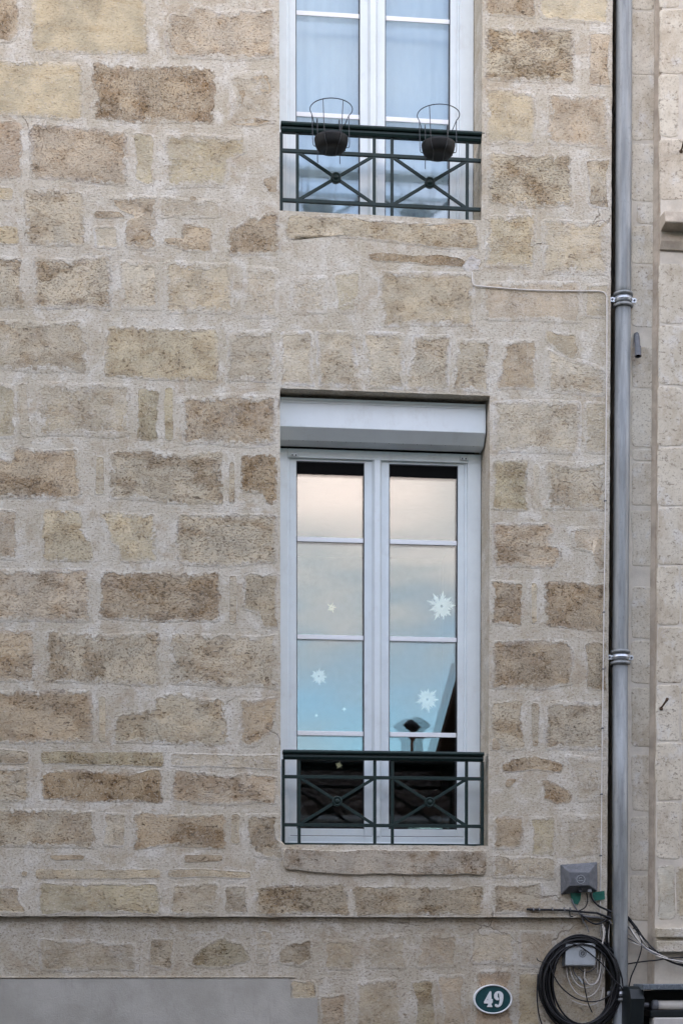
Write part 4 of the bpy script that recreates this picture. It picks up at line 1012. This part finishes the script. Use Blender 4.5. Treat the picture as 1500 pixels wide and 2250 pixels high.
for k, (pp, r_, mt) in enumerate(tang): MB().tube(smooth_path(PP(pp, -.014-.006*(k % 3) if pp[0][1] < 2020 and pp[-1][1] < 2040 else .0-.004*(k % 3)), 6), r_, 8).build('cable', M[mt], tw)
# cables leaving to the right across the neighbour
tr_ = thing('cable_run', 'sheaf of black and white cables sagging to the right across the neighbour wall', 'cables', P(1400, 2050, -.05))
runs = [([(1350,2000),(1376,2016),(1402,2050),(1420,2078),(1462,2108),(1500,2122),(1560,2136)], .0055, 'cable'), ([(1352,2004),(1380,2022),(1404,2056),(1424,2082),(1464,2106),(1500,2116),(1560,2126)], .0036, 'whitecable'),
        ([(1350,2012),(1376,2030),(1396,2058),(1418,2086),(1448,2102),(1480,2110),(1520,2116)], .0032, 'whitecable'), ([(1352,2024),(1378,2036),(1400,2066),(1430,2092),(1462,2104),(1500,2112),(1550,2120)], .003, 'greycable'),
        ([(1350,2040),(1380,2052),(1408,2076),(1440,2094),(1466,2105)], .0026, 'whitecable'), ([(1352,2052),(1384,2064),(1412,2082),(1440,2096)], .0026, 'greycable'), ([(1350,2046),(1376,2066),(1396,2074),(1420,2084)], .0024, 'whitecable'),
        ([(1400,2050),(1408,2066),(1408,2085),(1400,2112),(1386,2145),(1382,2162),(1376,2190)], .0036, 'cable'), ([(1372,2119),(1410,2113),(1440,2110),(1464,2106),(1500,2104),(1560,2106)], .0036, 'cable'),
        ([(1350,1996),(1372,2008),(1396,2036),(1412,2060),(1436,2086),(1470,2112),(1500,2120)], .0045, 'cable')]
for k, (pp, r_, mt) in enumerate(runs):
    q_ = []
    for (u, v) in pp: q_.append(P(u, v, (.042-.004*(k % 4)) if u < 1385 else (-.02-.006*(k % 3) if u < 1425 else -.072-.006*(k % 3))))
    MB().tube(smooth_path(q_, 6), r_, 8).build('cable', M[mt], tr_)
for (u, v) in ((1396, 2040), (1402, 2049), (1432, 2092)):
    c = P(u, v, -.05); b = MB(); b.tube([c+Vector((.0, .02, 0))+Vector((math.cos(t)*.008, math.sin(t)*.02, math.sin(t)*.003)) for t in [2*math.pi*k/14 for k in range(14)]], .002, 6, closed=True); b.build('cable_tie', M['cable'], tr_)

# ------------------------------------------------------------------ house number plate 49
PYp = LY-.004
c = P(1081.5, 2195.5, PYp-.01); rx, ry = 44.0/440*1.0, 33.0/440*1.0
npl = thing('house_number', 'oval green enamel house number plate reading 49 with white rim', 'house number', c)
kx = rx/ry
MB().lathe([(ry*.97, .012), (ry*.97, -.006), (ry*.90, -.008)], c, 'y', 64, sx=kx).build('face', M['enamel'], npl)
b = MB(); seg = 64; prof = [(1.0, .012), (1.0, -.010), (.985, -.0135), (.935, -.0135), (.905, -.009), (.90, -.004)]
b.lathe([(ry*p, h) for p, h in prof], c, 'y', seg, sx=kx)
b.f = b.f[:-2]; b.sm = b.sm[:-2]
b.build('rim', M['white'], npl)
def glyph(polys, holes=()):
    """photo-traced outline of a raised numeral, extruded"""
    cu = bpy.data.curves.new('numeral', 'CURVE'); cu.dimensions = '2D'; cu.fill_mode = 'BOTH'; cu.extrude = .0022; cu.bevel_depth = .0008; cu.bevel_resolution = 1
    for pl in list(polys)+list(holes):
        sp = cu.splines.new('POLY'); sp.points.add(len(pl)-1); sp.use_cyclic_u = True
        for k, (u, v) in enumerate(pl):
            q_ = P(1020+u/12.5, 2140+v/12.5, PYp-.012); sp.points[k].co = (q_.x-c.x, q_.z-c.z, 0, 1)
    tmp = bpy.data.objects.new('numeral', cu); COL.objects.link(tmp)
    dg = bpy.context.evaluated_depsgraph_get(); me = bpy.data.meshes.new_from_object(tmp.evaluated_get(dg)); bpy.data.objects.remove(tmp)
    for vtx in me.vertices: vtx.co = Vector((vtx.co.x, -vtx.co.z-.0105, vtx.co.y))
    me.materials.clear(); me.materials.append(M['white'])
    o_ = bpy.data.objects.new('numeral', me); COL.objects.link(o_); o_.parent = npl; return o_
glyph([[(690,478),(716,488),(722,690),(756,692),(758,775),(738,800),(724,808),(722,850),(745,880),(745,905),(610,905),(612,880),(640,850),(640,808),(530,806),(524,770),(640,560)]], [[(635,660),(595,722),(638,722)]])
def arc(cx_, cy_, rx_, ry_, a0, a1, n=14): return [(cx_+rx_*math.cos(R(a0+(a1-a0)*k/n)), cy_-ry_*math.sin(R(a0+(a1-a0)*k/n))) for k in range(n+1)]
g9 = arc(925, 600, 122, 125, 0, 180, 18)+[(806,650),(830,690),(862,715),(895,722),(925,712),(932,685),(920,660),(900,650),(892,620),(892,560)]+[(898,532),(915,520),(932,532),(942,580),(950,650),(955,740),(948,810),(925,848),(900,856),(862,828),(835,830),(820,855),(830,885),(865,908),(910,910),(960,890),(1005,840),(1035,750),(1046,680)]
glyph([g9])

# ------------------------------------------------------------------ rolled awning at the bottom right
aw = thing('awning', 'rolled shop awning in dark green metal at the lower right corner', 'awning', P(1400, 2200, -.05))
AY = -.02
def bx(u0, v0, u1, v1, y0, y1, name, mat, bv=.004, long=0):
    a, c_ = P(u0, v1, y0), P(u1, v0, y0)
    return MB().box(a.x, c_.x+long, y0, y1, a.z, c_.z).build(name, mat, aw, bevel=bv)
bx(1412, 2163, 1500, 2175, -.20, AY, 'top_plate', M['awntop'], .003, 3)
a = P(1383, 2168, -.17); c_ = P(1413, 2260, -.17)
MB().prism([(-.17, c_.z), (-.185, a.z-.06), (-.16, a.z-.012), (-.12, a.z), (AY, a.z), (AY, c_.z)], 'x', a.x, c_.x).build('end_bracket', M['awning'], aw, bevel=.005)
r0, r1 = P(1440, 2209, -.15), P(1500, 2209, -.15)
MB().lathe([(.024, 0), (.024, 3)], (r0.x, -.15, r0.z), 'x', 24).build('roller', M['alu'], aw)
MB().lathe([(.020, -.022), (.028, -.016), (.028, .006)], (r0.x, -.15, r0.z), 'x', 12).build('roller_cap', M['boxdark'], aw, bevel=.002)
bx(1428, 2220, 1500, 2234, -.17, -.06, 'lower_bar', M['awning'], .004, 3)
bx(1436, 2236, 1500, 2275, -.19, -.10, 'front_bar', M['alu'], .006, 3)
bx(1413, 2176, 1500, 2290, -.045, AY, 'back_plate', M['awning'], .003, 3)
c = P(1411, 2208, -.15); MB().lathe([(.012, -.01), (.012, .03)], c, 'x', 14).build('spindle', M['boxdark'], aw)

# ------------------------------------------------------------------ houses across the street (low one mirrored in the panes; tall ones shaped to shade the wall)
FYo = -9.5
op = thing('low_house', 'low tiled house across the street with a dark front and terracotta chimney', 'house', (2.2, FYo, 0))
X0o, X1o = .95, 3.75
ze, zr, dep = 3.75, 4.85, 4.2
MB().box(X0o, X1o, FYo-8, FYo, -.13, ze-.12).build('wall', M['render'], op)
MB().prism([(FYo+.3, ze), (FYo+.3, ze-.07), (FYo-dep, zr-.09), (FYo-2*dep, ze-.07), (FYo-2*dep, ze), (FYo-dep, zr)], 'x', X0o, X1o).build('roof', M['tile'], op)
tb = MB(); n_ = 11; ns = 9
for i in range(n_):
    xx = X0o+.11+(X1o-X0o-.2)*i/(n_-1)
    for k in range(ns):
        t0, t1 = k/ns, (k+1.15)/ns
        tb.tube([(xx, FYo+.3-(dep+.3)*t0, ze+.02+(zr-ze)*t0+.012), (xx, FYo+.3-(dep+.3)*min(1, t1), ze+.02+(zr-ze)*min(1, t1)-.004)], [.10, .085], 8)
tg_ = tb.build('roof_tiles', M['tile'], op); tg_['kind'] = 'stuff'
MB().tube([(X0o, FYo-dep, zr+.05), (X1o, FYo-dep, zr+.05)], .14, 12).build('ridge', M['tile'], op)
MB().tube([(X0o, FYo+.36, ze-.06), (X1o, FYo+.36, ze-.06)], .06, 12).build('gutter', M['zinc'], op)
kx = 3.40
ch = thing('chimney', None, None); 
for key in ('label', 'category'):
    if key in ch: del ch[key]
ch.parent = op; ch.location = Vector((kx, FYo-dep-.1, zr))-op.location
bse = Vector((kx, FYo-dep-.1, zr))
MB().box(bse.x-.13, bse.x+.13, bse.y-.12, bse.y+.12, zr-.5, zr+.10).build('base', M['render'], ch)
MB().lathe([(.095, .10), (.09, .14), (.086, .36), (.115, .39), (.115, .42), (.05, .425)], bse, 'z', 20).build('pot', M['terracotta'], ch)
MB().lathe([(.04, .42), (.05, .45), (.16, .53), (.20, .57), (.13, .63), (.04, .68)], bse, 'z', 8).build('cowl', M['cowl'], ch)
def tall_shade_house(x0, x1, h, label, dp_=8.0):  # height chosen to darken the lower wall across the street
    t = thing('tall_shade_house', label, 'house', ((x0+x1)/2, FYo, 0), 'tall houses across the street')
    MB().box(x0, x1, FYo-dp_, FYo, -.13, h).build('wall', M['render'], t)
    MB().prism([(FYo+.3, h), (FYo+.3, h+.12), (FYo-dp_/2, h+.14*dp_), (FYo-dp_-.2, h+.12), (FYo-dp_-.2, h)], 'x', x0-.05, x1+.05).build('roof', M['tile'], t)
    x = x0+.8
    while x < x1-1.4:
        for z in (.9, 3.9, 6.9, 9.6, 12.2):
            if z+1.8 < h:
                f_ = MB().box(x, x+1.0, FYo-.05, FYo+.03, z, z+1.75).build('window', M['pvc'], t)
                MB().box(x+.07, x+.93, FYo+.031, FYo+.036, z+.07, z+1.68).build('pane', M['gasket'], f_)
        x += 2.1
    return t
tall_shade_house(-40, .90, 9.6, 'unseen taller grey house added to shade the street, left of the low tiled house')
th = tall_shade_house(3.80, 40, 9.3, 'taller grey house across the street with a brown lean-to verge', 2.6)
MB().prism([(FYo+.1, 5.50), (FYo+.1, 5.36), (FYo-1.9, 4.42), (FYo-1.9, 4.56)], 'x', 3.22, 3.78).build('verge', M['brownwood'], th)
MB().prism([(FYo-.02, 3.5), (FYo-.02, 5.32), (FYo-1.8, 4.48), (FYo-1.8, 3.5)], 'x', 3.42, 3.79).build('side_wall', M['render'], th)
